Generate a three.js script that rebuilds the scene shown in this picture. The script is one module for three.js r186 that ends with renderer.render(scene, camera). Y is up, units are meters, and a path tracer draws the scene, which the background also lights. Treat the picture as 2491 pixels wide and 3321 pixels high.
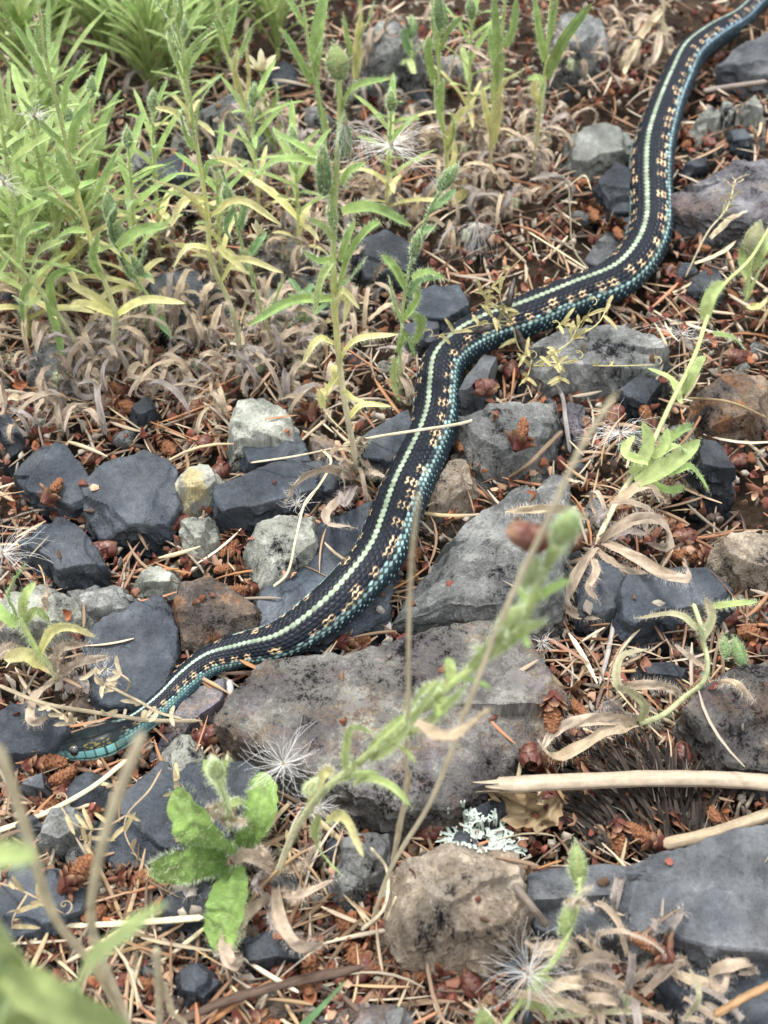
import * as THREE from 'three';
import { createNoise3D } from 'simplex-noise';

// ---------------------------------------------------------------- camera, sky, sun, exposure
const V3 = THREE.Vector3, D2R = Math.PI / 180;
const scene = new THREE.Scene();
const FOV = 44, PITCH = 50, CAM_H = 0.345;
const camera = new THREE.PerspectiveCamera(FOV, 0.75, 0.01, 60);
camera.position.set(0, CAM_H, CAM_H / Math.tan(PITCH * D2R));
camera.lookAt(0, 0, 0);
camera.focus = 0.415; camera.userData.fStop = 16;                 // a phone's lens: about 3 mm of aperture
camera.updateMatrixWorld(true);
{ // bright overcast sky
  const w = 256, h = 128, a = new Float32Array(w * h * 4);
  for (let j = 0; j < h; j++) for (let i = 0; i < w; i++) {
    const el = (j + 0.5) / h * Math.PI - Math.PI / 2, s = Math.max(0, Math.sin(el)), az = i / w * 2 * Math.PI;
    const b = (0.22 + 1.15 * s ** 1.7) * (1 + 0.10 * Math.sin(az * 2 + 1) * Math.cos(el) + 0.06 * Math.sin(az * 5 + s * 9)) * (el < 0 ? 0.35 : 1), k = (j * w + i) * 4;
    a[k] = b * 0.97; a[k + 1] = b * 1.0; a[k + 2] = b * 1.06; a[k + 3] = 1;
  }
  const t = new THREE.DataTexture(a, w, h, THREE.RGBAFormat, THREE.FloatType);
  t.mapping = THREE.EquirectangularReflectionMapping; t.magFilter = THREE.LinearFilter; t.needsUpdate = true;
  scene.background = t; scene.environment = t;
}
const sun = new THREE.DirectionalLight(new THREE.Color(1, 0.96, 0.9), 1.5);
sun.position.set(-0.5, 2.2, -0.75); sun.castShadow = true; sun.shadow.radius = 20;
Object.assign(sun.shadow.camera, { left: -0.6, right: 0.6, top: 0.6, bottom: -0.6, near: 0.1, far: 6 });
scene.add(sun);
const renderer = new THREE.WebGLRenderer({ antialias: true });
renderer.toneMapping = THREE.LinearToneMapping; renderer.toneMappingExposure = 2.5;
renderer.shadowMap.enabled = true;

// ---------------------------------------------------------------- helpers
function rng(seed) { let a = seed >>> 0; return () => { a = (a + 0x6d2b79f5) | 0; let t = Math.imul(a ^ (a >>> 15), 1 | a); t = (t + Math.imul(t ^ (t >>> 7), 61 | t)) ^ t; return ((t ^ (t >>> 14)) >>> 0) / 4294967296; }; }
const R0 = rng(7), rr = (a, b, R = R0) => a + (b - a) * R();
const noise = createNoise3D(rng(99));
const fbm = (x, y, z, o = 4) => { let s = 0, a = 0.5, f = 1; for (let i = 0; i < o; i++) { s += a * noise(x * f, y * f, z * f); a *= 0.5; f *= 2.03; } return s; };
const clamp = (x, a = 0, b = 1) => Math.min(b, Math.max(a, x)), lerp = (a, b, t) => a + (b - a) * t;
const sstep = (a, b, x) => { const t = clamp((x - a) / (b - a)); return t * t * (3 - 2 * t); };
const mixc = (a, b, t) => [lerp(a[0], b[0], t), lerp(a[1], b[1], t), lerp(a[2], b[2], t)];
const mulc = (a, k) => [a[0] * k, a[1] * k, a[2] * k];
const hash = (a, b = 0, c = 0) => { const s = Math.sin(a * 127.1 + b * 311.7 + c * 74.7) * 43758.5453; return s - Math.floor(s); };

// surveying: where the line of sight through a spot of the photograph (1659 x 2212 grid) meets a level plane or an upright plane
const FW = new V3(0, 0, 0).sub(camera.position).normalize(), TANV = Math.tan(FOV / 2 * D2R);
const dirOf = (u, v) => new V3((u / 1659 * 2 - 1) * TANV * 0.75, (1 - v / 2212 * 2) * TANV, -1).applyQuaternion(camera.quaternion);
function P(u, v, h = 0) { const d = dirOf(u, v), t = (h - camera.position.y) / d.y; return camera.position.clone().addScaledVector(d, t); }
function PZ(u, v, z) { const d = dirOf(u, v), t = (z - camera.position.z) / d.z; return camera.position.clone().addScaledVector(d, t); }
const pxAt = (p) => p.clone().sub(camera.position).dot(FW) * 2 * TANV / 2212;

const names = new Map();
const numbered = (n) => { const k = names.get(n) ?? 0; names.set(n, k + 1); return k ? n + '_' + String(k).padStart(3, '0') : n; };
function tag(o, label, category, group, kind) { if (label) o.userData.label = label; if (category) o.userData.category = category; if (group) o.userData.group = group; if (kind) o.userData.kind = kind; return o; }
function thing(name, label, category, pos, group) { const o = new THREE.Group(); o.name = numbered(name); if (pos) o.position.copy(pos); scene.add(o); return tag(o, label, category, group); }

function catmull(pts, n) {
  if (pts.length === 2) return Array.from({ length: n + 1 }, (_, i) => pts[0].clone().lerp(pts[1], i / n));
  const c = new THREE.CatmullRomCurve3(pts, false, 'centripetal'); return c.getPoints(n);
}
class Geo {
  constructor(org) { this.p = []; this.c = []; this.t = []; this.i = []; this.o = org || new V3(); }
  v(x, y, z, c, u = 0, w = 0) { this.p.push(x - this.o.x, y - this.o.y, z - this.o.z); this.c.push(c[0], c[1], c[2]); this.t.push(u, w); return this.p.length / 3 - 1; }
  grid(nu, nv, f, closeU = false) { // f(i, j) -> [x, y, z, color, u, v]; i along, j across
    const b = this.p.length / 3; for (let i = 0; i <= nu; i++) for (let j = 0; j <= nv; j++) this.v(...f(i, j));
    for (let i = 0; i < nu; i++) for (let j = 0; j < nv; j++) { const a = b + i * (nv + 1) + j; this.i.push(a, a + 1, a + nv + 1, a + 1, a + nv + 2, a + nv + 1); }
  }
  frames(pts, hint) { // parallel transport
    const out = []; let N = null;
    for (let i = 0; i < pts.length; i++) {
      const T = pts[Math.min(i + 1, pts.length - 1)].clone().sub(pts[Math.max(i - 1, 0)]).normalize();
      if (!N) { N = (hint || new V3(0.31, 0.2, 0.9)).clone(); }
      N.addScaledVector(T, -N.dot(T)); if (N.lengthSq() < 1e-8) N.set(T.y, T.z, T.x).addScaledVector(T, -T.x * T.y); N.normalize();
      out.push({ T, N: N.clone(), B: T.clone().cross(N) });
    }
    return out;
  }
  tube(pts, rad, col, n = 6, cap = true) {
    const F = this.frames(pts), L = pts.length - 1; let len = 0;
    this.grid(L, n, (i, j) => {
      if (j === 0 && i) len += pts[i].distanceTo(pts[i - 1]);
      const t = i / L, a = j / n * 2 * Math.PI, r = (cap && (i === 0 || i === L) ? 0.0 : 1) * rad(t, a), { N, B } = F[i], ca = Math.cos(a) * r, sa = Math.sin(a) * r, q = pts[i];
      return [q.x + N.x * ca + B.x * sa, q.y + N.y * ca + B.y * sa, q.z + N.z * ca + B.z * sa, col(t, a), j / n * 0.01, len];
    });
  }
  ribbon(pts, W, col, hint, fold = 0.3, cells = 4, wave = 0, twist = 0, seed = 0) {
    const F = this.frames(pts, hint), L = pts.length - 1, S = []; let len = 0;
    this.grid(L, cells, (i, j) => {
      if (j === 0 && i) len += pts[i].distanceTo(pts[i - 1]);
      const t = i / L, s = j / cells * 2 - 1, w = W(t), f = F[i], q = pts[i], ct = Math.cos(twist * t), st = Math.sin(twist * t);
      const N = f.N.clone().multiplyScalar(ct).addScaledVector(f.B, st), B = f.B.clone().multiplyScalar(ct).addScaledVector(f.N, -st);
      const up = fold * w * (Math.abs(s) ** 1.4) + wave * w * noise(t * 5 + seed * 3.7, s * 1.3, seed);
      const x = q.x + B.x * w * s + N.x * up, y = q.y + B.y * w * s + N.y * up, z = q.z + B.z * w * s + N.z * up;
      S.push({ p: new V3(x, y, z), n: N, b: B, t, s, T: f.T, w });
      return [x, y, z, col(t, s), s * w, len];
    });
    return S;
  }
  spike(p, d, len, w, c) {
    const s = new V3(d.y + 0.31, d.z - 0.2, d.x + 0.11).cross(d); s.normalize().multiplyScalar(w / 2);
    const a = this.v(p.x - s.x, p.y - s.y, p.z - s.z, c), b = this.v(p.x + s.x, p.y + s.y, p.z + s.z, c), e = this.v(p.x + d.x * len, p.y + d.y * len, p.z + d.z * len, c);
    this.i.push(a, b, e);
  }
  blob(c, rx, ry, rz, col, n = 10, amp = 0.2, fr = 2, seed = 0, q = null) {
    this.grid(n, n * 2 - 4, (i, j) => {
      const a = i / n * Math.PI, b = j / (n * 2 - 4) * 2 * Math.PI, d = new V3(Math.sin(a) * Math.cos(b), Math.cos(a), Math.sin(a) * Math.sin(b));
      const k = 1 + amp * fbm(d.x * fr + seed, d.y * fr, d.z * fr, 3), e = new V3(d.x * rx * k, d.y * ry * k, d.z * rz * k); if (q) e.applyQuaternion(q);
      return [c.x + e.x, c.y + e.y, c.z + e.z, typeof col === 'function' ? col(d, k) : col, j / 8 * 0.01, i / 8 * 0.01];
    });
  }
  geometry() {
    const g = new THREE.BufferGeometry();
    g.setAttribute('position', new THREE.BufferAttribute(new Float32Array(this.p), 3)); g.setAttribute('color', new THREE.BufferAttribute(new Float32Array(this.c), 3));
    g.setAttribute('uv', new THREE.BufferAttribute(new Float32Array(this.t), 2)); g.setIndex(this.i.length > 3 ? this.i : this.i); g.computeVertexNormals(); return g;
  }
  build(name, mat, parent, kind) {
    if (!this.i.length) return null;
    const m = new THREE.Mesh(this.geometry(), mat); m.name = numbered(name); m.castShadow = m.receiveShadow = true;
    if (parent) parent.add(m); else { m.position.copy(this.o); scene.add(m); }
    if (kind) m.userData.kind = kind; return m;
  }
}

function creased(g, nCols, cosA) { // crisp normals for a closed (rows x nCols) grid whose last column repeats the first
  const p = g.attributes.position.array, c = g.attributes.color.array, t = g.attributes.uv.array, ix = g.index.array, nf = ix.length / 3, fn = new Float32Array(nf * 3), W = nCols + 1, can = (v) => (v % W === nCols ? v - nCols : v < W ? 0 : v);
  const nv = p.length / 3, head = new Int32Array(nv).fill(-1), next = new Int32Array(ix.length);
  for (let f = 0; f < nf; f++) {
    const [a, b, d] = [ix[f * 3] * 3, ix[f * 3 + 1] * 3, ix[f * 3 + 2] * 3], ux = p[b] - p[a], uy = p[b + 1] - p[a + 1], uz = p[b + 2] - p[a + 2], vx = p[d] - p[a], vy = p[d + 1] - p[a + 1], vz = p[d + 2] - p[a + 2];
    fn[f * 3] = uy * vz - uz * vy; fn[f * 3 + 1] = uz * vx - ux * vz; fn[f * 3 + 2] = ux * vy - uy * vx;
    for (let k = 0; k < 3; k++) { const v = can(ix[f * 3 + k]); next[f * 3 + k] = head[v]; head[v] = f * 3 + k; }
  }
  const P3 = new Float32Array(ix.length * 3), C3 = new Float32Array(ix.length * 3), N3 = new Float32Array(ix.length * 3), T3 = new Float32Array(ix.length * 2), len = (f) => Math.hypot(fn[f * 3], fn[f * 3 + 1], fn[f * 3 + 2]) || 1e-12;
  for (let k = 0; k < ix.length; k++) {
    const f = (k / 3) | 0, v = ix[k], lf = len(f); let x = 0, y = 0, z = 0;
    for (let e = head[can(v)]; e >= 0; e = next[e]) { const q = (e / 3) | 0; if (fn[q * 3] * fn[f * 3] + fn[q * 3 + 1] * fn[f * 3 + 1] + fn[q * 3 + 2] * fn[f * 3 + 2] >= cosA * lf * len(q)) { x += fn[q * 3]; y += fn[q * 3 + 1]; z += fn[q * 3 + 2]; } }
    const l = Math.hypot(x, y, z) || 1; N3.set([x / l, y / l, z / l], k * 3);
    for (let m = 0; m < 3; m++) { P3[k * 3 + m] = p[v * 3 + m]; C3[k * 3 + m] = c[v * 3 + m]; } T3[k * 2] = t[v * 2]; T3[k * 2 + 1] = t[v * 2 + 1];
  }
  const o = new THREE.BufferGeometry(); o.setAttribute('position', new THREE.BufferAttribute(P3, 3)); o.setAttribute('normal', new THREE.BufferAttribute(N3, 3)); o.setAttribute('color', new THREE.BufferAttribute(C3, 3)); o.setAttribute('uv', new THREE.BufferAttribute(T3, 2)); return o;
}

// ---------------------------------------------------------------- procedural textures (tileable)
function tileNoise(n, cells, seed) { // value-gradient noise on a wrapped lattice
  const R = rng(seed), g = new Float32Array(cells * cells * 2); for (let i = 0; i < g.length; i += 2) { const a = R() * 6.2832; g[i] = Math.cos(a); g[i + 1] = Math.sin(a); }
  const o = new Float32Array(n * n), f = (t) => t * t * t * (t * (t * 6 - 15) + 10);
  for (let y = 0; y < n; y++) for (let x = 0; x < n; x++) {
    const X = x / n * cells, Y = y / n * cells, x0 = X | 0, y0 = Y | 0, fx = X - x0, fy = Y - y0, x1 = (x0 + 1) % cells, y1 = (y0 + 1) % cells;
    const d = (a, b, dx, dy) => { const k = (b * cells + a) * 2; return g[k] * dx + g[k + 1] * dy; }, u = f(fx), v = f(fy);
    o[y * n + x] = lerp(lerp(d(x0, y0, fx, fy), d(x1, y0, fx - 1, fy), u), lerp(d(x0, y1, fx, fy - 1), d(x1, y1, fx - 1, fy - 1), u), v) * 1.5;
  }
  return o;
}
function layers(n, list, seed) { const o = new Float32Array(n * n); list.forEach(([c, a, ridged], k) => { const t = tileNoise(n, c, seed + k * 17); for (let i = 0; i < o.length; i++) o[i] += a * (ridged ? 1 - 2 * Math.abs(t[i]) : t[i]); }); return o; }
function tex(n, f, srgb, rep) {
  const a = new Uint8Array(n * n * 4);
  for (let i = 0; i < n * n; i++) { const c = f(i, i % n, (i / n) | 0); for (let k = 0; k < 3; k++) a[i * 4 + k] = clamp(srgb ? Math.pow(clamp(c[k]), 1 / 2.2) : c[k]) * 255; a[i * 4 + 3] = 255; }
  const t = new THREE.DataTexture(a, n, n, THREE.RGBAFormat); t.wrapS = t.wrapT = THREE.RepeatWrapping; t.magFilter = THREE.LinearFilter; t.minFilter = THREE.LinearMipmapLinearFilter; t.generateMipmaps = true;
  if (srgb) t.colorSpace = THREE.SRGBColorSpace; t.repeat.set(rep, rep); t.needsUpdate = true; return t;
}
const TN = 1024, REP = 1 / 0.13;
const nA = layers(TN, [[6, 0.5], [14, 0.4], [36, 0.35], [90, 0.35], [200, 0.35], [400, 0.3]], 11);      // grain
const nB = layers(TN, [[5, 0.6], [11, 0.5], [23, 0.4], [60, 0.3], [150, 0.25]], 41);                    // blotches
const nC = layers(TN, [[4, 0.5, 1], [9, 0.35, 1], [21, 0.25, 1], [50, 0.15, 1]], 71);                   // ridges, cracks
const speck = (i, thr) => sstep(thr, thr + 0.1, nA[(i * 7 + 1311) % (TN * TN)]);
const bumpSlate = tex(TN, (i) => { const h = 0.5 + 0.26 * nA[i] + 0.26 * nB[i] - 0.2 * sstep(0.80, 1.1, nC[i]); return [h, h, h]; }, false, REP);
const bumpGrain = tex(TN, (i) => { const h = 0.5 + 0.30 * nA[i] + 0.25 * nB[i] - 0.1 * sstep(0.8, 1.1, nC[i]); return [h, h, h]; }, false, REP);
const mapSlate = tex(TN, (i) => { const k = 0.56 + 0.24 * nA[i] + 0.2 * nB[i], s = 0.5 * sstep(0.5, 0.9, nA[i] * 0.8 + nB[i] * 0.5) + 0.10 * sstep(0.9, 1.08, nC[i]); return [k + s, k + s * 1.02, k + s * 1.03]; }, true, REP);
const mapGrain = tex(TN, (i) => { const k = 0.6 + 0.26 * nA[i] + 0.22 * nB[i], l = 0.25 * sstep(0.15, 0.6, nB[i] + nA[i] * 0.7), d = 0.3 * sstep(0.3, 0.7, -nB[i] * 0.7 - nA[i] * 0.8); return [k + l - d, k + l * 0.98 - d, k + l * 0.9 - d * 0.95]; }, true, REP);
const mapRust = tex(TN, (i) => { const k = 0.58 + 0.34 * nA[i] + 0.2 * nB[i] - 0.25 * sstep(0.25, 0.6, -nB[i] * 0.6 - nA[i] * 0.7), r = sstep(0.0, 0.7, nB[(i + 401 * TN + 77) % (TN * TN)] + nA[i] * 0.5), p = sstep(0.1, 0.7, -nB[i] + nA[i] * 0.3), l = 0.35 * sstep(0.25, 0.7, nB[i] + nA[i] * 0.8); return [k * (1 + 0.16 * r) + l, k * (1 - 0.06 * r - 0.06 * p) + l, k * (1 - 0.26 * r + 0.05 * p) + l * 0.9]; }, true, REP);
const mapLeaf = tex(512, (i, x, y) => { const q = (y * 2) * TN + x * 2, k = 0.8 + 0.13 * nA[q] + 0.14 * nB[q]; return [k, k, k]; }, true, 1 / 0.03);
const mapFibre = tex(512, (i, x, y) => { const w = 0.5 - 0.5 * Math.cos(y / 512 * 6.2832), a = nA[101 * TN + x * 2], b = nA[640 * TN + x * 2], k = 0.72 + 0.34 * lerp(a, b, w) + 0.1 * nB[(y * 2) * TN + x * 2] - 0.25 * sstep(0.3, 0.6, -lerp(b, a, w)); return [k, k * 0.98, k * 0.95]; }, true, 1 / 0.01);
const mapSoil = tex(TN, (i) => { const k = 0.5 + 0.35 * nA[i] + 0.3 * nB[i]; return [k, k * 0.93, k * 0.86]; }, true, 1 / 0.09);

const S = (o) => new THREE.MeshPhysicalMaterial({ vertexColors: true, side: THREE.DoubleSide, specularIntensity: 0.35, ...o });
const Ph = (o) => new THREE.MeshPhysicalMaterial({ vertexColors: true, side: THREE.DoubleSide, ...o });
const M = {
  slate: S({ specularIntensity: 0.5, map: mapSlate, bumpMap: bumpSlate, bumpScale: 0.0011, roughness: 0.62 }),
  grain: S({ map: mapGrain, bumpMap: bumpGrain, bumpScale: 0.0012, roughness: 0.85 }),
  rust: S({ map: mapRust, bumpMap: bumpGrain, bumpScale: 0.0014, roughness: 0.82 }),
  leaf: Ph({ map: mapLeaf, bumpMap: mapLeaf, bumpScale: 0.0002, roughness: 0.85, transmission: 0.34, thickness: 0, specularIntensity: 0.4 }),
  dry: Ph({ map: mapLeaf, roughness: 0.95, transmission: 0.22, thickness: 0, specularIntensity: 0.25 }),
  stem: S({ map: mapLeaf, roughness: 0.75 }),
  hair: Ph({ roughness: 1, transmission: 0.3, thickness: 0, specularIntensity: 0.3 }),
  straw: S({ map: mapFibre, bumpMap: mapFibre, bumpScale: 0.0002, roughness: 0.75 }),
  needle: S({ color: 0xffffff, roughness: 0.7 }),
  inst: new THREE.MeshPhysicalMaterial({ color: 0xffffff, roughness: 0.75, specularIntensity: 0.35, side: THREE.DoubleSide }),
  bract: Ph({ map: mapLeaf, roughness: 0.42, transmission: 0.12, thickness: 0, specularIntensity: 0.7 }),
  pollen: S({ roughness: 1 }),
  soil: S({ map: mapSoil, bumpMap: mapSoil, bumpScale: 0.0015, roughness: 1 }),
  skin: Ph({ roughness: 0.36, specularIntensity: 0.3 }),
  eye: Ph({ roughness: 0.08, clearcoat: 1, clearcoatRoughness: 0.03 }),
  lichen: S({ roughness: 0.95 }),
};

// ---------------------------------------------------------------- ground
const gnd = (x, z) => 0.004 * fbm(x * 9, 3, z * 9, 3) + 0.0015 * noise(x * 60, 1, z * 60);
{
  const g = new Geo(), n = 150, warp = (k) => { const t = k / n * 2 - 1; return 0.45 * t + 4 * Math.sign(t) * Math.abs(t) ** 7; };
  g.grid(n, n, (i, j) => { const x = warp(j), z = warp(i) - 0.12, d = 0.5 + 0.5 * fbm(x * 30, 0, z * 30, 3), c = mixc([0.045, 0.031, 0.022], [0.11, 0.08, 0.058], d); return [x, gnd(x, z) - 0.010, z, c, x, z]; });
  tag(g.build('ground', M.soil), 'dark soil under the needle litter and stones', null, null, 'structure');
}
// ---------------------------------------------------------------- stones
const rocks = [];
const ROCKCOL = {
  slate: [[0.066, 0.081, 0.102], [0.165, 0.182, 0.2], 'slate'], dark: [[0.042, 0.05, 0.063], [0.11, 0.12, 0.135], 'slate'], blue: [[0.125, 0.135, 0.15], [0.26, 0.265, 0.27], 'slate'],
  grey: [[0.2, 0.205, 0.2], [0.33, 0.33, 0.31], 'grain'], pale: [[0.34, 0.35, 0.30], [0.5, 0.5, 0.43], 'grain'], brown: [[0.155, 0.143, 0.135], [0.275, 0.265, 0.235], 'rust'],
  tan: [[0.36, 0.285, 0.21], [0.5, 0.43, 0.34], 'grain'], rust: [[0.13, 0.11, 0.1], [0.27, 0.2, 0.14], 'rust'], purple: [[0.17, 0.165, 0.18], [0.28, 0.27, 0.28], 'rust'], olive: [[0.26, 0.27, 0.24], [0.4, 0.41, 0.36], 'slate'],
};
function rockShape(o) { // o: poly [[x,z]..], h, kind, seed
  const R = rng(o.seed); let pl = [];
  o.poly.forEach(([x0, z0], i) => { const [x1, z1] = o.poly[(i + 1) % o.poly.length], L = Math.hypot(x1 - x0, z1 - z0), m = Math.min(3, Math.floor(L / 0.008)); pl.push([x0, z0]); for (let q = 1; q <= m; q++) { const t = (q + (R() - 0.5) * 0.5) / (m + 1), k = (R() - 0.5) * 0.11 * L; pl.push([lerp(x0, x1, t) - (z1 - z0) / L * k, lerp(z0, z1, t) + (x1 - x0) / L * k]); } });
   let cx = 0, cz = 0, A = 0;
  for (let i = 0; i < pl.length; i++) { const [x0, z0] = pl[i], [x1, z1] = pl[(i + 1) % pl.length], k = x0 * z1 - x1 * z0; A += k; cx += (x0 + x1) * k; cz += (z0 + z1) * k; }
  cx /= 3 * A; cz /= 3 * A; pl = pl.map(([x, z]) => [cx + (x - cx) * 1.08, cz + (z - cz) * 1.08]);
  const n = o.n, rad = new Float32Array(n), angs = Array.from({ length: n }, (_, k) => k / n * 2 * Math.PI);
  for (const [x, z] of pl) { const a = (Math.atan2(z - cz, x - cx) + 2 * Math.PI) % (2 * Math.PI); angs[Math.round(a / (2 * Math.PI) * n) % n] = a > 6.28 - Math.PI / n ? a - 2 * Math.PI * (Math.round(a / (2 * Math.PI) * n) >= n ? 1 : 0) : a; }
  o.angs = angs;
  for (let k = 0; k < n; k++) {
    const a = angs[k], dx = Math.cos(a), dz = Math.sin(a); let best = 0;
    for (let i = 0; i < pl.length; i++) {
      const ax = pl[i][0] - cx, az = pl[i][1] - cz, bx = pl[(i + 1) % pl.length][0] - cx - ax, bz = pl[(i + 1) % pl.length][1] - cz - az, den = dx * bz - dz * bx;
      if (Math.abs(den) < 1e-9) continue;
      const t = (ax * bz - az * bx) / den, s = (ax * dz - az * dx) / den; if (t > 0 && s >= -1e-6 && s <= 1.000001) best = Math.max(best, t);
    }
    rad[k] = best || 0.004;
  }
  const sm = new Float32Array(n); let mean = 0;
  for (let k = 0; k < n; k++) { sm[k] = (rad[(k + n - 1) % n] + 10 * rad[k] + rad[(k + 1) % n]) / 12; }
  for (let k = 0; k < n; k++) { const a = angs[k], x = cx + Math.cos(a) * sm[k], z = cz + Math.sin(a) * sm[k]; sm[k] *= 1 + 0.025 * noise(x * 110, o.seed, z * 110) + 0.02 * noise(x * 320, o.seed, z * 320); mean += sm[k] / n; }
  const sv = new Float32Array(n); for (let k = 0; k < n; k++) { let s = 0; for (let d = -2; d <= 2; d++) s += sm[(k + d + n) % n]; sv[k] = s / 5; } o.sv = sv;
  o.cx = cx; o.cz = cz; o.rad = sm; o.mean = mean;
  const soft = { slate: 0.2, grain: 0.8, rust: 0.4 }[ROCKCOL[o.kind][2]];
  const fac = Array.from({ length: soft < 0.3 ? 3 : 5 }, () => ({ a: R() * 6.283, d: soft < 0.3 ? rr(0.45, 0.92, R) : rr(0.2, 0.8, R), s: rr(0.12, 0.65, R), st: R() < 0.55 ? rr(0.0005, 0.002, R) : 0 }));
  const tx = (R() - 0.5) * 0.12, tz = (R() - 0.4) * 0.10, dome = Math.max(0, soft - 0.3) * 0.1;
  o.top = (x, z, t) => {
    const dx = x - cx, dz = z - cz; let y = o.h + tx * dx + tz * dz - dome * t * t * mean;
    const wob = 0.004 * fbm(x * 70 + o.seed, 5, z * 70, 2);
    for (const f of fac) { const e = dx * Math.cos(f.a) + dz * Math.sin(f.a) - f.d * mean + wob; if (e > 0) y -= Math.min(f.s * e, (dz > 0 ? 0.22 : 0.07) * o.h); if (f.st) y -= f.st * sstep(0, 0.0012, e); }
    y += (0.0004 + 0.0018 * soft) * fbm(x * 90, o.seed, z * 90, 4) + 0.0004 * soft * fbm(x * 420, o.seed, z * 420, 2);
    const bev = (0.0004 + 0.0026 * soft) * (0.5 + 0.9 * Math.max(0, noise(x * 80, o.seed + 9, z * 80)) + 0.3);
    const w = 0.03 + 0.09 * soft; y -= bev * (sstep(1 - w, 1, t) ** 2);
    return y;
  };
  o.radAt = (a) => { const k = ((a / (2 * Math.PI)) % 1 + 1) % 1 * n, i = Math.floor(k) % n, f = k - Math.floor(k); return lerp(sm[i], sm[(i + 1) % n], f); };
  o.at = (x, z) => { const dx = x - cx, dz = z - cz, d = Math.hypot(dx, dz); if (d > mean * 3) return null; const t = d / o.radAt(Math.atan2(dz, dx)); return t < 1 ? o.top(x, z, t) : null; };
}
function buildRock(o, parent) {
  const [c0, c1, mat] = ROCKCOL[o.kind], org = new V3(o.cx, 0, o.cz), g = new Geo(org), n = o.n, up = o.rings, side = o.sides, depth = 0.012;
  const soft = { slate: 0.2, grain: 0.8, rust: 0.4 }[mat];
  const rr0 = hash(o.seed, 3), lay = 300 + 200 * hash(o.seed, 4), fl = o.flare;
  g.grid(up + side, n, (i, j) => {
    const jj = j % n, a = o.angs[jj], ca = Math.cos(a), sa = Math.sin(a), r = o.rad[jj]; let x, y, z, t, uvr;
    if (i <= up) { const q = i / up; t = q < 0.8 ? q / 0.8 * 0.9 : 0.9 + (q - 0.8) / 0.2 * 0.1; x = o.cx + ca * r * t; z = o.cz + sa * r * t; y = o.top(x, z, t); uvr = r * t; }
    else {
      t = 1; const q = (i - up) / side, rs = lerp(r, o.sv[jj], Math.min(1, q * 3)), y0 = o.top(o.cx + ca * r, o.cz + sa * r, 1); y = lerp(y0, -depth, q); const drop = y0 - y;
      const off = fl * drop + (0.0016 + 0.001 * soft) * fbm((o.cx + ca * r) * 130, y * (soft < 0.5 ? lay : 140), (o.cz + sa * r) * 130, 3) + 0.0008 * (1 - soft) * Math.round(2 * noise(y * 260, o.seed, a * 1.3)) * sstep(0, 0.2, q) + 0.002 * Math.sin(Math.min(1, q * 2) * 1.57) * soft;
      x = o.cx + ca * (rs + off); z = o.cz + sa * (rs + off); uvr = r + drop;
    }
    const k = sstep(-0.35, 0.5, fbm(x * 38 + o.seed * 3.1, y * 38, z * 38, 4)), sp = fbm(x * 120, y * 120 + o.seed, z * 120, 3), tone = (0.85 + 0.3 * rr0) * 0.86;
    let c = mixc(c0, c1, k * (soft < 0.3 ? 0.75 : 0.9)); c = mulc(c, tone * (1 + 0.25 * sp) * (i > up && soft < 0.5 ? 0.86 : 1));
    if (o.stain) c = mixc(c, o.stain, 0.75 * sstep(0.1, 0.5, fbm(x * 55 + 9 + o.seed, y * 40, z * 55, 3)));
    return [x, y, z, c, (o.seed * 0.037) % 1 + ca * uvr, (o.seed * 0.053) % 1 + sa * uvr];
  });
  const m = g.build(o.name || 'rock', M[mat], parent); m.geometry = creased(m.geometry, n, 0.9); m.position.copy(org); return m;
}
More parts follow.
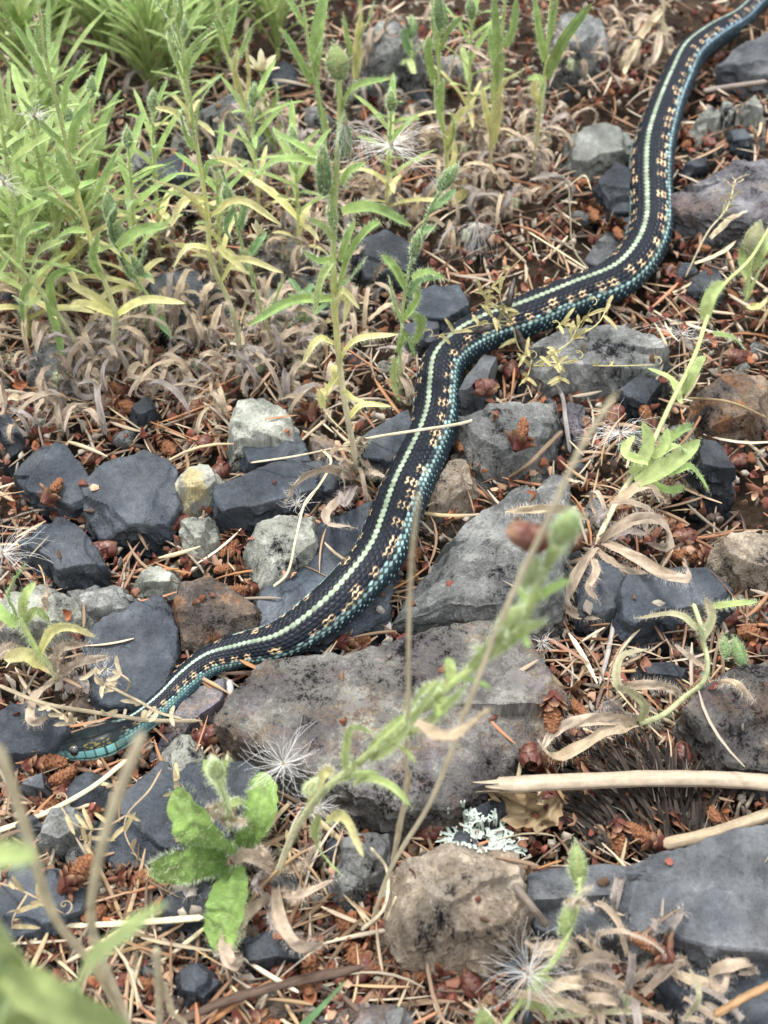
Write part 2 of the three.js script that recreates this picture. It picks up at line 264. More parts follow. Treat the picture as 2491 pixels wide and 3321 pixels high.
const ROCKS = `
slate 1.0|blue-black slate with a rounded back, by the left edge below the dry leaf mat|30,1012 90,950 140,962 188,1035 185,1085 150,1108 60,1065
slate 1.1|broad smooth blue slate with pale scratches, left of the small lichen pebble|182,1042 225,1000 310,972 370,993 380,1070 356,1138 215,1168 188,1110
pale 1.2|small greenish white stone with an ochre tinge between two blue slates|375,1032 405,998 450,1000 466,1035 440,1068 385,1088
slate 1.2|flat dark slate with a straight front edge left of the hairy green plant's base|468,1042 550,1012 700,982 742,990 715,1045 600,1092 490,1122 478,1100
pale 1.5|pale greenish white boulder among withered leaves in the upper middle|500,910 515,865 560,858 628,893 632,935 550,955 505,945
slate 0.9|low bluish slate directly under the pale greenish boulder|528,955 640,932 668,988 540,1010
rust 0.9|brownish stone wedged behind the small slate near the plant base|668,938 720,940 728,972 680,985
slate 1.2|blue slate in the shade of the upper left plants|322,600 420,572 442,640 340,655
dark 1.0|dark blue slate standing over the curled withered leaves|350,668 410,652 418,702 360,705
grey 1.5|pale grey green stone sunk in the litter at the far left|60,780 100,725 150,703 163,760 130,805
grey 1.3|light grey stone in the upper left beside a dark blue one|272,330 320,318 350,340 335,368 280,366
slate 1.3|dark blue stone in the upper left beside a light grey one|322,352 395,315 408,380 345,394
grey 2.0|large blurred grey stone behind the upper left stems|430,225 500,190 572,230 582,300 480,298
grey 2.4|large grey stone at the top edge behind the green stems|775,35 890,20 905,110 790,118
brown 1.0|brown grey flat stone under the yellowing leaves in the upper middle|540,535 635,488 668,545 590,585
dark 1.1|dark slate behind the tall central stem|762,525 830,492 905,535 885,598 790,596
slate 1.0|dark blue slate to the right of the thin budding stem|890,622 990,606 1012,658 960,700 900,690
dark 0.8|small dark slate touching the upper bend of the snake|868,700 945,690 950,735 880,740
slate 1.3|grey blue stone behind the yellowed stem, left of the snake|782,945 880,878 895,940 845,1010 790,1000
olive 1.1|flat olive grey stone left of the snake's upper body|1239,282 1309,265 1356,275 1376,300 1359,322 1279,354 1240,347
dark 1.2|dark blue stone tucked under the olive grey one|1292,392 1330,353 1364,360 1364,442 1330,442
blue 0.7|bluish grey slab under the snake's upper bend|1268,562 1330,470 1366,455 1372,505 1300,578
purple 2.0|large flat purple grey slab at the right edge above the snake's bend|1454,400 1650,322 1720,320 1720,450 1620,482 1552,466 1465,424
blue 1.6|smooth blue grey stone in the top right corner beside the tail|1555,128 1605,92 1700,62 1700,150 1610,152 1570,138
grey 2.0|grey stone at the top behind the yellow green stems|1228,5 1300,8 1312,60 1255,102 1190,112
slate 0.9|small slate chip among red cone scales near the tail|1579,282 1620,275 1627,300 1585,308
dark 0.9|dark stone chip on the right of the snake's bend|1480,352 1526,338 1532,358 1490,366
pale 1.0|beige pebble on the right, left of two cream ones|1505,252 1535,228 1560,240 1552,268 1515,270
pale 1.1|cream pebble, left one of a pair near the right edge|1560,222 1582,208 1592,240 1568,258
pale 1.1|cream pebble, right one of a pair near the right edge|1600,222 1632,205 1650,235 1612,246
grey 1.7|smooth light grey stone under the yellow vetch in the middle right|1149,735 1209,703 1329,696 1404,706 1442,725 1416,773 1329,805 1179,796 1154,775
grey 1.7|flat grey green wedge with a pointed left tip beside the snake|991,875 1100,862 1200,864 1205,888 1162,985 1105,988 1045,945
blue 1.5|narrow upright grey stone beside the snake above the wedge|992,858 1008,813 1045,763 1072,768 1052,823 1015,856
tan 1.0|tan sandy stone touching the snake's right side|927,1066 969,993 1007,986 1022,1033 962,1086 928,1095
grey 2.8|big grey blue boulder with a dark broken front right of the snake|872,1252 930,1176 1010,1110 1110,1035 1200,982 1232,1003 1228,1055 1217,1180 1207,1252 1150,1276 1085,1262 985,1260 915,1268
brown 1.2|brown grey slab leaning under the big grey blue boulder|1105,1310 1215,1245 1206,1335 1150,1362 1090,1350
rust 1.6|brown and grey mottled stone at the right edge|1524,836 1569,803 1700,806 1700,885 1640,900 1570,918 1545,926
dark 1.4|dark slate below the brown mottled stone at the right|1505,945 1555,955 1587,1025 1520,1008
dark 1.1|dark slate behind needles right of the snake's bend|1516,588 1555,566 1562,640 1488,624
dark 0.9|dark purple stone above the fuzzy green plant|1335,846 1380,808 1432,818 1397,875 1345,860
purple 0.9|dark purple stone beside the grey twig right of the wedge|1229,866 1265,873 1255,965 1203,955
slate 1.5|blocky blue slate at the left edge above the fuzzy gravel stone|40,1162 90,1124 135,1114 190,1158 220,1210 165,1233 120,1248 108,1215
pale 1.5|pale porous rock with small holes behind the snake|530,1163 550,1131 600,1102 672,1110 682,1161 652,1196 612,1252 550,1250 536,1198
slate 0.8|large dark blue slate lying under the front half of the snake|552,1342 575,1271 625,1206 690,1140 760,1105 820,1080 852,1180 832,1330 760,1377 640,1392 560,1365
rust 1.2|brown and rust mottled stone above the snake's neck|380,1300 394,1256 450,1242 542,1296 553,1352 500,1378 440,1395 395,1384
slate 0.9|broad dark blue slate behind the snake's neck|185,1373 250,1321 340,1284 372,1316 378,1406 354,1486 312,1531 240,1541 200,1506
grey 1.1|dull grey stone behind the broad slate|140,1263 200,1244 280,1269 302,1296 250,1329 175,1321
pale 1.4|lumpy pinkish grey stone at the left edge|-10,1275 75,1248 150,1273 172,1320 150,1352 75,1358 -10,1345
slate 0.9|dark blue slate behind the snake's snout|-25,1543 50,1509 118,1529 142,1576 118,1622 50,1646 -25,1642
pale 0.9|small knobbly white stone in the needles|295,1243 330,1210 370,1234 367,1261 310,1265
pale 0.9|small pale stone with an ochre spot between two slates|390,1123 450,1104 472,1150 420,1168
purple 0.5|thin purple brown slate under the snake's throat|320,1626 380,1536 430,1486 482,1466 472,1516 402,1573 350,1638
brown 1.9|biggest brown grey rock with purple and lichen grey patches in the centre|496,1560 515,1500 548,1455 600,1420 700,1406 800,1388 900,1358 960,1343 1050,1323 1102,1335 1152,1400 1204,1495 1185,1560 1102,1640 1040,1700 958,1770 850,1782 760,1742 680,1690 620,1640 545,1600
slate 0.7|large smooth blue slate left of the broad leaved rosette|250,1737 350,1648 550,1648 565,1735 505,1835 425,1845 350,1870 280,1885 240,1850 190,1792
grey 1.0|small grey green stone with a flat top left of the smooth slate|85,1807 110,1745 147,1733 197,1760 192,1790 125,1827
blue 0.9|small grey chip near the lower left below the snake's head|43,1692 90,1670 94,1708
blue 0.8|small grey chip by the left edge under the pale straw|12,1792 70,1758 92,1780 40,1808
slate 1.0|dark blue slate at the left edge in the lower quarter|-25,1940 40,1878 115,1868 178,1908 168,1960 90,2020 30,2042 -25,2012
dark 0.7|dark slate half hidden under the rosette|350,1942 450,1900 474,1930 447,2000 360,2017
dark 0.9|dark rough stone below the rosette's lowest leaf|525,2022 625,2008 655,2073 540,2088
grey 1.4|grey stone in the shade behind the withered rosette|740,1802 840,1788 845,1872 790,1902 738,1872
grey 1.0|brown grey pebble right of the withered rosette|698,1902 778,1858 784,1920 720,1942
dark 1.0|dark broken stone at the bottom among needles|388,2092 430,2078 473,2110 437,2162 393,2142
purple 0.9|flat purple brown slate at the bottom edge|690,2182 760,2163 855,2170 860,2240 705,2240
tan 2.9|tan grey boulder carrying the white lichen|872,1905 884,1839 969,1802 1109,1812 1136,1874 1121,1939 1101,1995 1041,2025 954,2030 889,2015 867,1959
blue 2.4|long blue grey slab in the bottom right corner|1162,1903 1179,1864 1279,1857 1369,1859 1479,1832 1579,1797 1720,1790 1740,1900 1740,2050 1600,2046 1529,2038 1404,2008 1304,1993 1189,1950
slate 1.5|lower slab beneath the long slab in the corner|1429,2068 1720,2100 1720,2235 1519,2225
brown 2.2|grey purple slab with a shaded edge at the right side|1486,1522 1530,1478 1600,1438 1720,1400 1720,1668 1640,1664 1590,1652
tan 1.5|grey tan stone at the right edge beside cones|1562,1168 1594,1139 1700,1132 1700,1230 1610,1223 1574,1203
slate 1.4|dark blue slate under the tip of the curled dry leaf at the right|1347,1273 1359,1244 1429,1234 1529,1229 1571,1271 1576,1300 1519,1310 1429,1325 1379,1368 1352,1343
slate 1.0|narrow dark slate beside the curled dry leaf|1247,1273 1279,1204 1331,1221 1346,1261 1331,1326 1299,1343 1252,1323
dark 0.8|dark chip between dry stems on the right|1384,1433 1489,1424 1471,1468 1400,1462
brown 1.0|brown pebble above the biggest rock|925,1342 945,1328 968,1340 960,1362 936,1368
slate 0.9|dark slate below the tan boulder|1057,2050 1129,2034 1152,2074 1112,2116
dark 0.8|dark sliver between the biggest rock and the lichen|1002,1760 1080,1718 1104,1760 1040,1790
grey 1.0|grey stone at the bottom edge under red cones|825,2180 880,2170 900,2215 840,2225
slate 1.0|dark stone at the left edge beside fuzzy leaves|-20,905 20,890 45,930 10,955
dark 1.0|dark stone between the withered stems on the left|285,880 320,850 338,880 300,905
slate 1.0|slate behind the three yellow leaves on the left|405,600 470,590 478,640 420,645
`.trim().split('\n');
ROCKS.forEach((line, i) => {
  const [a, label, pts] = line.split('|'), [kind, hs] = a.split(' '), h = +hs / 100;
  const uv = pts.split(' ').map((q) => q.split(',').map(Number)), cv = uv.reduce((s, q) => s + q[1], 0) / uv.length, mv = Math.max(...uv.map((q) => q[1])), fr = /broken front|lower slab|long blue/.test(label) ? 0 : 0.6;
  const poly = uv.map(([u, v0]) => { const v = v0 > cv ? v0 - fr * Math.min(0.55 * (mv - cv), h * 0.64 / pxAt(P(u, v0, h))) * (v0 - cv) / (mv - cv) : v0, p = P(u, v, h); return [p.x, p.z]; });
  const big = pts.split(' ').length > 12 || /long blue|big grey|tan grey|purple slab|large/.test(label);
  const o = { poly, h, kind, label, seed: i * 7 + 3, n: big ? 220 : 128, rings: big ? 40 : 20, sides: big ? 18 : 10, flare: /broken front/.test(label) ? 0.02 : rr(-0.05, 0.22), big };
  if (/rust mottled|grey mottled/.test(label)) o.stain = [0.26, 0.13, 0.06];
  if (/ochre/.test(label)) o.stain = [0.42, 0.33, 0.14];
  if (/biggest/.test(label)) o.stain = [0.13, 0.112, 0.118];
  rockShape(o); rocks.push(o);
  tag(buildRock(o), label, 'rock', null);
});
const surfLow = (x, z) => { let y = gnd(x, z); for (const o of rocks) { if (o.h > 0.0125) continue; const t = o.at(x, z); if (t !== null && t > y) y = t; } return y; };
const surf = (x, z) => { let y = gnd(x, z); for (const o of rocks) { const t = o.at(x, z); if (t !== null && t > y) y = t; } return y; };
// short names of stones that are easy to find, and how a small thing is told apart by the one nearest to it
const SHORT = { 'flat olive': 'flat olive grey stone', 'large flat purple': 'large flat purple grey slab', 'smooth light grey': 'smooth light grey stone under the yellow vetch', 'pale greenish white': 'pale greenish white boulder', 'light grey stone': 'light grey stone in the upper left', 'large grey stone': 'large grey stone at the top edge', 'smooth blue grey': 'smooth blue grey stone beside the tail', 'brown and grey': 'brown and grey mottled stone', 'long blue': 'long blue grey corner slab', 'large smooth': 'large smooth slate left of the rosette', 'large blurred': 'large blurred grey stone', 'pale porous': 'pale porous rock', 'blocky blue': 'blocky blue slate at the left edge', 'grey purple slab': 'grey purple slab at the right side', 'brown and rust': "rust mottled stone above the snake's neck", 'dark blue slate at the left': 'dark slate at the lower left edge', 'flat dark slate': 'flat dark slate left of the hairy plant' };
const landmarks = rocks.map((o) => { const k = Object.keys(SHORT).find((q) => o.label.startsWith(q)), t = k ? SHORT[k] : o.label.split(',')[0]; return { o, t, n: t.split(' ').length }; }).filter((l) => l.n >= 3 && l.n <= 8 && !/cream|beige|small pale|pebble/.test(l.t));
const RANK = ['nearest', 'second nearest', 'third nearest', 'fourth nearest', 'fifth nearest', 'sixth nearest', 'seventh nearest', 'eighth nearest', 'ninth nearest', 'tenth nearest', 'eleventh nearest', 'twelfth nearest', 'thirteenth nearest', 'fourteenth nearest'];
function tellApart(list, word) { // list of {m, p}
  const by = new Map();
  for (const e of list) { let b = null, d = 9; for (const l of landmarks) { const dx = e.p.x - l.o.cx, dz = e.p.z - l.o.cz, q = Math.hypot(dx, dz) - l.o.radAt(Math.atan2(dz, dx)); if (q < d) { d = q; b = l; } } (by.get(b) ?? by.set(b, []).get(b)).push({ ...e, d }); }
  for (const [l, es] of by) es.sort((a, c) => a.d - c.d).forEach((e, i) => { if (RANK[i]) e.m.userData.label = `${word}, ${RANK[i]} to the ${l.t}`; });
}
const onRock = (x, z) => rocks.some((o) => o.at(x, z) !== null);
const PS = (u, v, lift = 0) => { let p = P(u, v, 0.006); for (let k = 0; k < 3; k++) p = P(u, v, Math.max(-0.01, surf(p.x, p.z)) + lift); return p; };   // the spot on whatever lies there

// ---------------------------------------------------------------- the snake
{
  const CTL = `1720,-48,40,22 1635,8,46,22 1597,45,53,22 1538,82,64,22 1488,124,70,22 1460,180,74,22 1440,228,77,22 1424,275,84,22 1410,330,90,22 1406,400,90,22 1408,450,90,22 1403,505,92,18 1378,556,94,10 1329,604,92,4 1229,644,90,2 1129,685,92,2 1040,718,92,6 985,756,94,14 953,800,96,22 945,850,97,22 940,905,99,22 925,955,102,22 898,1015,106,22 870,1075,110,22 842,1150,112,20 815,1205,110,14 760,1268,106,4 690,1330,100,-6 600,1386,84,-12 520,1405,74,-12 450,1430,66,2 400,1470,62,14 350,1520,58,18 300,1561,56,22 250,1588,60,26 215,1602,60,28 180,1611,56,28 140,1619,40,28 112,1623,26,28`.split(' ').map((q) => q.split(',').map(Number));
  const N0 = 420, cu = new THREE.CatmullRomCurve3(CTL.map(([u, v]) => new V3(u, v, 0)), false, 'centripetal'), cw = new THREE.CatmullRomCurve3(CTL.map(([, , w, r], i) => new V3(w, r, i)), false, 'centripetal');
  let pts = [], wid = [], rol = [];
  for (let k = 0; k <= N0; k++) { const t = k / N0, q = cu.getPoint(t), w = cw.getPoint(t); let p = P(q.x, q.y, 0.012); for (let m = 0; m < 3; m++) p = P(q.x, q.y, Math.max(0, surfLow(p.x, p.z)) + 0.006); wid.push(w.x * pxAt(p) / 2); rol.push(w.y * D2R); pts.push([q.x, q.y, Math.max(0, p.y - 0.006)]); }
  const hgt = pts.map((p) => p[2]), sm = hgt.map((_, k) => { let s = 0, n = 0; for (let d = -26; d <= 26; d++) { const q = hgt[clamp(k + d, 0, N0)], w = 27 - Math.abs(d); s += q * w; n += w; } return s / n; });
  const C = pts.map((p, k) => P(p[0], p[1], sm[k] + 0.0012 + wid[k] * 0.84));
  const curve = new THREE.CatmullRomCurve3(C, false, 'centripetal'); curve.arcLengthDivisions = 4000;
  const LEN = curve.getLength(), ds = 0.00031, NS = Math.round(LEN / ds), cum = curve.getLengths(4000);
  const HEAD = 0.0262;
  const prof = (x, tab) => { for (let i = 1; i < tab.length; i++) if (x <= tab[i][0]) { const [a, p] = tab[i - 1], [b, q] = tab[i], t = (x - a) / (b - a); return lerp(p, q, t * t * (3 - 2 * t) * 0.5 + t * 0.5); } return tab[tab.length - 1][1]; };
  const HW = [[0, 0.2], [0.5, 1.25], [1.5, 2.0], [4, 3.4], [8, 4.8], [13, 6.0], [17, 6.1], [22, 5.0], [26.2, 4.15]], HT = [[0, 0.15], [0.5, 0.9], [1.5, 1.6], [4, 2.7], [8, 3.7], [13, 4.1], [18, 4.1], [26.2, 3.8]], HB = [[0, 0.2], [0.5, 1.0], [1.5, 1.6], [4, 2.3], [8, 2.9], [14, 3.5], [20, 3.6], [26.2, 3.5]];
  const neckW = 0.00415, PM = 1.85, ROWS = 9.5, ang = [];
  for (let j = 0; j <= 152; j++) ang.push(-PM + 2 * PM * j / 152);
  for (let j = 1; j <= 26; j++) ang.push(PM + (2 * Math.PI - 2 * PM) * j / 26);
  const at = (s) => { const t = clamp(s / LEN); const u = curve.getUtoTmapping(t), k = u * N0, i = Math.min(N0 - 1, Math.floor(k)), f = k - i; return { p: curve.getPoint(u), w: lerp(wid[i], wid[i + 1], f), r: lerp(rol[i], rol[i + 1], f), T: curve.getTangent(u) }; };
  const BLACK = [0.009, 0.0115, 0.017], TAN = [0.74, 0.53, 0.31], TEAL = [0.2, 0.47, 0.46];
  const g = new Geo(); let k = 0; const cell = (kk, rho, L, W) => {
    let f1 = 9, f2 = 9, bk = 0, br = 0, ba = 0, bb = 0;
    const r0 = Math.round(rho);
    for (let r = r0 - 1; r <= r0 + 1; r++) { const o = (Math.abs(r) % 2) * 0.5, c0 = Math.round(kk - o); for (let c = c0 - 1; c <= c0 + 1; c++) { const a = (kk - c - o) * L, b = (rho - r) * W, d = Math.hypot(a, b); if (d < f1) { f2 = f1; f1 = d; bk = c; br = r; ba = a; bb = b; } else if (d < f2) f2 = d; } }
    return { e: (f2 - f1) / W, bk, br, a: ba / L, b: bb / W };
  };
  const eyeX = 8.4, eyes = [];
  const rings = NS + 1; let U = null;
  g.grid(NS, ang.length - 1, (i, j) => {
    if (j === 0) {
      const s = i / NS * LEN, q = at(s), x = (LEN - s) * 1000; // mm from the snout
      const T = q.T, up = new V3(0, 1, 0).addScaledVector(T, -T.y).normalize(), sd = T.clone().cross(up), D = up.clone().multiplyScalar(Math.cos(q.r)).addScaledVector(sd, Math.sin(q.r)), E = T.clone().cross(D);
      const hb = clamp((x - 26.2) / 14);
      let w, ht, bt; if (x < 26.2) { const hs = sstep(26.2, 18, x); w = prof(x, HW) / 1000 * (1 + 0.1 * hs); ht = prof(x, HT) / 1000 * (1 + 0.22 * hs); bt = prof(x, HB) / 1000 * (1 + 0.16 * hs); } else { w = lerp(neckW, Math.max(q.w, neckW * 0.6), hb); if (x > 40) w = q.w; ht = w * lerp(0.92, 0.93, hb); bt = w * 0.82; }
      const L = Math.max(0.0009, w * 0.3); k += (LEN / NS) / L; U = { s, x, D, E, p: q.p, w, ht, bt, L, k, f: s / LEN };
    }
    const { x, D, E, p, w, ht, bt, L, f } = U, kk = U.k, a = ang[j], rho = a / PM * ROWS; let c = BLACK, rise = 0;
    const head = sstep(27, 22, x), side = Math.abs(a), W = w * PM / ROWS;
    // body scales
    if (side <= PM) {
      const q = cell(kk, rho, L, W), ar = Math.abs(q.br), h0 = hash(q.bk, q.br, 1), seam = sstep(0.32, 0.05, q.e);
      rise = (0.9 * sstep(0, 0.5, q.e) + 0.55 * (0.5 - q.a) * sstep(0, 0.3, q.e) + 0.35 * Math.exp(-((q.b / 0.12) ** 2))) * w * 0.028;
      c = mulc(BLACK, 0.75 + 0.6 * h0);
      const neck = sstep(0.86, 0.975, f), tail = sstep(0.42, 0.05, f);
      const dors = mixc(mixc([0.38, 0.46, 0.32], [0.37, 0.45, 0.36], tail), [0.58, 0.78, 0.66], neck), late = mixc(mixc([0.42, 0.62, 0.58], [0.36, 0.52, 0.62], tail), [0.34, 0.62, 0.58], neck);
      
      if ((q.br === 0 && Math.abs(rho) < 0.62) || Math.abs(rho) < 0.36 + 0.2 * (hash(q.bk, q.br, 21) - 0.5)) c = mixc(mulc(dors, 0.5 + 0.45 * h0), mulc(dors, 0.3), seam * 0.6);
      else if (side > 0.92 && ar >= 5 && ar <= 6) { const h1 = hash(q.bk, q.br, 4), l = ar === 5 ? (h0 < 0.4 ? 0.8 : 0.06) : h1 < 0.7 ? 1 : h1 * 0.6, edge = sstep(0.4, 0.7, q.e); c = mixc(c, mulc(late, 0.55 + 0.75 * h1), l * (0.35 + 0.65 * edge) * (1 - seam * 0.7)); }
      else if (ar === 7) { const tick = sstep(-0.1, -0.4, q.a) * (h0 < 0.7 ? 1 : 0.2); c = mixc(mixc([0.018, 0.035, 0.045], late, neck * 0.45), mulc(late, 1.15), 0.75 * tick * (1 - seam * 0.4) * (1 - 0.75 * tail)); }
      else if (ar >= 8) { const tick = sstep(-0.2, -0.42, q.a) * (h0 < 0.45 ? 1 : 0.1); c = mixc(mixc([0.012, 0.022, 0.03], [0.1, 0.2, 0.24], neck * 0.7), mulc(late, 1.2), 0.6 * tick); }
      if (ar >= 2 && ar <= 5 && Math.abs(rho) > 1.6) { // tan skin showing between the scales, in clusters
        const per = 2.7, sgn = rho > 0 ? 0 : 500, c0 = Math.round(kk / per - 0.5), hc = hash(c0, sgn, 5), cc = (c0 + 0.5) * per + (hc - 0.5) * 1.3, ctr = 3.95 + (hash(c0, sgn, 6) - 0.5) * 1.5, dk = kk - cc + (Math.abs(rho) - ctr) * 0.22 * (hash(c0, sgn, 8) - 0.2);
        let m = sstep(0.8 + 0.35 * hash(c0, sgn, 14), 0.4, Math.abs(dk)) * sstep(1.2 + 0.7 * hash(c0, sgn, 15), 1.0, Math.abs(Math.abs(rho) - ctr)) * (hc < 0.92 ? 1 : 0) * sstep(0.985, 0.95, f);
        if (Math.abs(rho) < ctr - 0.55 && hash(c0, sgn, 9) < 0.5) m = 0;
        m *= sstep(0.08, 0.24, Math.abs(q.b)) * sstep(0.50, 0.30, q.e + 0.14 * noise(kk * 2.3, rho * 1.9, 4)) * (hash(q.bk, q.br, 12) < 0.8 ? 1 : 0.15) * (0.7 + 0.5 * hash(c0, sgn, 3)); c = mixc(c, mulc(TAN, lerp(1, 0.75, tail)), m);
      }
    } else { // belly plates
      const nb = sstep(0.86, 0.95, f), fr = kk - Math.floor(kk); c = mixc([0.02, 0.035, 0.042], [0.3, 0.6, 0.57], nb); if (fr < 0.14) c = mulc(c, 0.4); rise = (1 - fr) * w * 0.02;
    }
    // head plates
    if (head > 0) {
      const sx = x, deg = side / D2R; let h = [0.012, 0.017, 0.019], rs = 0;
      const lip = deg > lerp(70, 74, sstep(3, 9, sx)) && deg < 104, plate = ((sx + 0.4) / 2.75) % 1, low = deg >= 104;
      if (lip && sx > 0.8) { h = mulc([0.16, 0.36, 0.35], 0.55 + 0.6 * hash(Math.floor((sx + 0.4) / 2.75), 4)); if (sx < 6.2) h = mulc(h, 0.55); if (plate < 0.13) { h = mulc(h, 0.15); rs -= 0.4; } if (deg > 97 || deg < 73) h = mulc(h, 0.35); if (sx > 18) h = mixc(h, [0.25, 0.24, 0.07], 0.6 * sstep(0.1, 0.4, noise(sx * 0.9, deg * 0.09, 2))); }
      else if (low) { h = mulc([0.30, 0.54, 0.50], 0.85 + 0.25 * hash(Math.floor((sx + 1.6) / 2.9), 8)); if (((sx + 1.6) / 2.9) % 1 < 0.1) h = mulc(h, 0.4); if (deg < 107) { h = [0.01, 0.02, 0.02]; rs -= 0.6; } }
      else {
        const big = hash(Math.floor(sx / 4.1), deg > 30 ? 1 : 0), ln = Math.min(Math.abs(((sx + (deg > 30 ? 1.9 : 0)) % 5.2) - 0.2), Math.abs(deg - 30) * 0.07); h = mulc(h, 0.8 + 0.5 * big); if (ln < 0.16 && sx < 19) { h = mulc(h, 0.5); rs -= 0.35; }
        if (sx > 11 && sx < 19 && deg > 42 && deg < 72) h = mixc(h, [0.2, 0.16, 0.035], 0.8 * sstep(0.25, 0.55, noise(sx * 0.75, deg * 0.075, 7)));
        if (deg > 56 && deg < 64 && sx < 11) { rs += 0.9; h = mulc(h, 1.6); }                        // brow ridge
        if (deg > 64 && sx > 2.2 && sx < 6.4) { h = mixc(h, [0.1, 0.2, 0.18], 0.5); if (((sx * 0.62) % 1) < 0.14) h = mulc(h, 0.4); }
      }
      if (Math.hypot(sx - 2.2, (deg - 62) * 0.05) < 0.36) h = [0.004, 0.004, 0.004];                    // nostril
      const hb = sstep(25.5, 19.5, x + 1.5 * noise(kk, rho * 0.7, 3)); c = mixc(c, h, hb); rise = lerp(rise, rs * 0.00022, hb);
    }
    const sg = Math.sin(a), cg = Math.cos(a), ex = x < 26 ? 0.86 : 0.95, fx = Math.sign(sg) * Math.abs(sg) ** ex * w, fy = cg >= 0 ? cg ** ex * ht : -((-cg) ** 0.8) * bt;
    const n = Math.hypot(fx / w, fy / (cg >= 0 ? ht : bt)) || 1, kx = rise * (fx / w) / n, ky = rise * (fy / (cg >= 0 ? ht : bt)) / n;
    const X = fx + kx, Y = fy + ky, q = [p.x + E.x * X + D.x * Y, p.y + E.y * X + D.y * Y, p.z + E.z * X + D.z * Y];
    if (x > eyeX - 0.2 && x < eyeX + 0.2) for (const sgn of [-1, 1]) if (!eyes.find((e) => e.sgn === sgn)) { const ea = sgn * 71 * D2R; eyes.push({ sgn, c: p.clone().addScaledVector(E, Math.sin(ea) * w * 0.79).addScaledVector(D, Math.cos(ea) * ht * 1.02), n: E.clone().multiplyScalar(sgn).addScaledVector(D, 0.25).normalize() }); }
    return [q[0], q[1], q[2], c, rho * 0.001, U.s];
  });
  const root = thing('snake', 'black snake with pale green and turquoise stripes and tan flecks, winding over the stones', 'snake');
  g.build('body', M.skin, root);
  for (const e of eyes) {
    const q = new THREE.Quaternion().setFromUnitVectors(new V3(0, 1, 0), e.n), eg = new Geo();
    eg.grid(24, 24, (i, j) => { const a = i / 24 * Math.PI, b = j / 24 * 2 * Math.PI, d = new V3(Math.sin(a) * Math.cos(b), Math.cos(a), Math.sin(a) * Math.sin(b)).applyQuaternion(q), deg = a / D2R; const c = deg < 50 ? [0.003, 0.003, 0.004] : deg < 57 ? [0.2, 0.18, 0.13] : deg < 72 ? [0.03, 0.022, 0.014] : [0.008, 0.01, 0.011]; return [e.c.x + d.x * 0.0019, e.c.y + d.y * 0.0019, e.c.z + d.z * 0.0019, c]; });
    eg.build('eye', M.eye, root);
  }
}
// ---------------------------------------------------------------- litter
const project2 = (x, z) => { const q = new V3(x, 0, z).project(camera); return q.z > 1 ? [-9999, 0] : [(q.x + 1) / 2 * 1659, (1 - q.y) / 2 * 2212]; };
const NEEDLECOL = [[0.30, 0.2, 0.13], [0.42, 0.29, 0.19], [0.22, 0.13, 0.085], [0.5, 0.39, 0.27], [0.36, 0.3, 0.23], [0.16, 0.11, 0.08], [0.56, 0.47, 0.35], [0.36, 0.18, 0.1]];
function needleGeo(len, wid, bend, seed) {
  const g = new Geo(), pts = [];
  for (let k = 0; k <= 5; k++) { const t = k / 5 - 0.5; pts.push(new V3(t * len, (0.25 - t * t) * bend * 0.35, (0.25 - t * t) * bend)); }
  const w = (t) => wid * (0.35 + 0.65 * Math.min(1, Math.min(t * 7, (1 - t) * 3.2)));
  g.grid(5, 4, (i, j) => { const a = j / 4 * 2 * Math.PI, t = i / 5, q = pts[i], r = w(t) / 2; return [q.x, q.y + Math.sin(a) * r * 0.55 + 0.0002, q.z + Math.cos(a) * r, [0.82 + 0.25 * hash(seed, i), 0.82 + 0.25 * hash(seed, i), 0.82], 0, 0]; });
  return g.geometry();
}
const needleShapes = [[0.021, 0.0012, 0.0015], [0.017, 0.0013, -0.003], [0.024, 0.0011, 0.005], [0.014, 0.0012, 0.001], [0.019, 0.0015, -0.0015], [0.027, 0.001, 0.010], [0.011, 0.0013, 0.0005]].map(([l, w, b], i) => needleGeo(l, w, b, i));
const plainNeedles = needleShapes.map((g) => { const q = g.clone(); q.deleteAttribute('color'); return q; });
const spotInView = (R) => { const u = -90 + R() * 1840, v = -60 + R() * 2420; return [u, v]; };
const density = (u, v) => { // where the litter is thick
  let d = 0.75; if (v < 560 && u < 1000) d = 0.95; if (u > 1080 && v < 700) d = 1.1; if (v > 1280 && u > 1100 && v < 1700) d = 1.35; if (v > 1950) d = 1.2; if (u > 100 && u < 480 && v > 830 && v < 1000) d = 1.2; return d; };
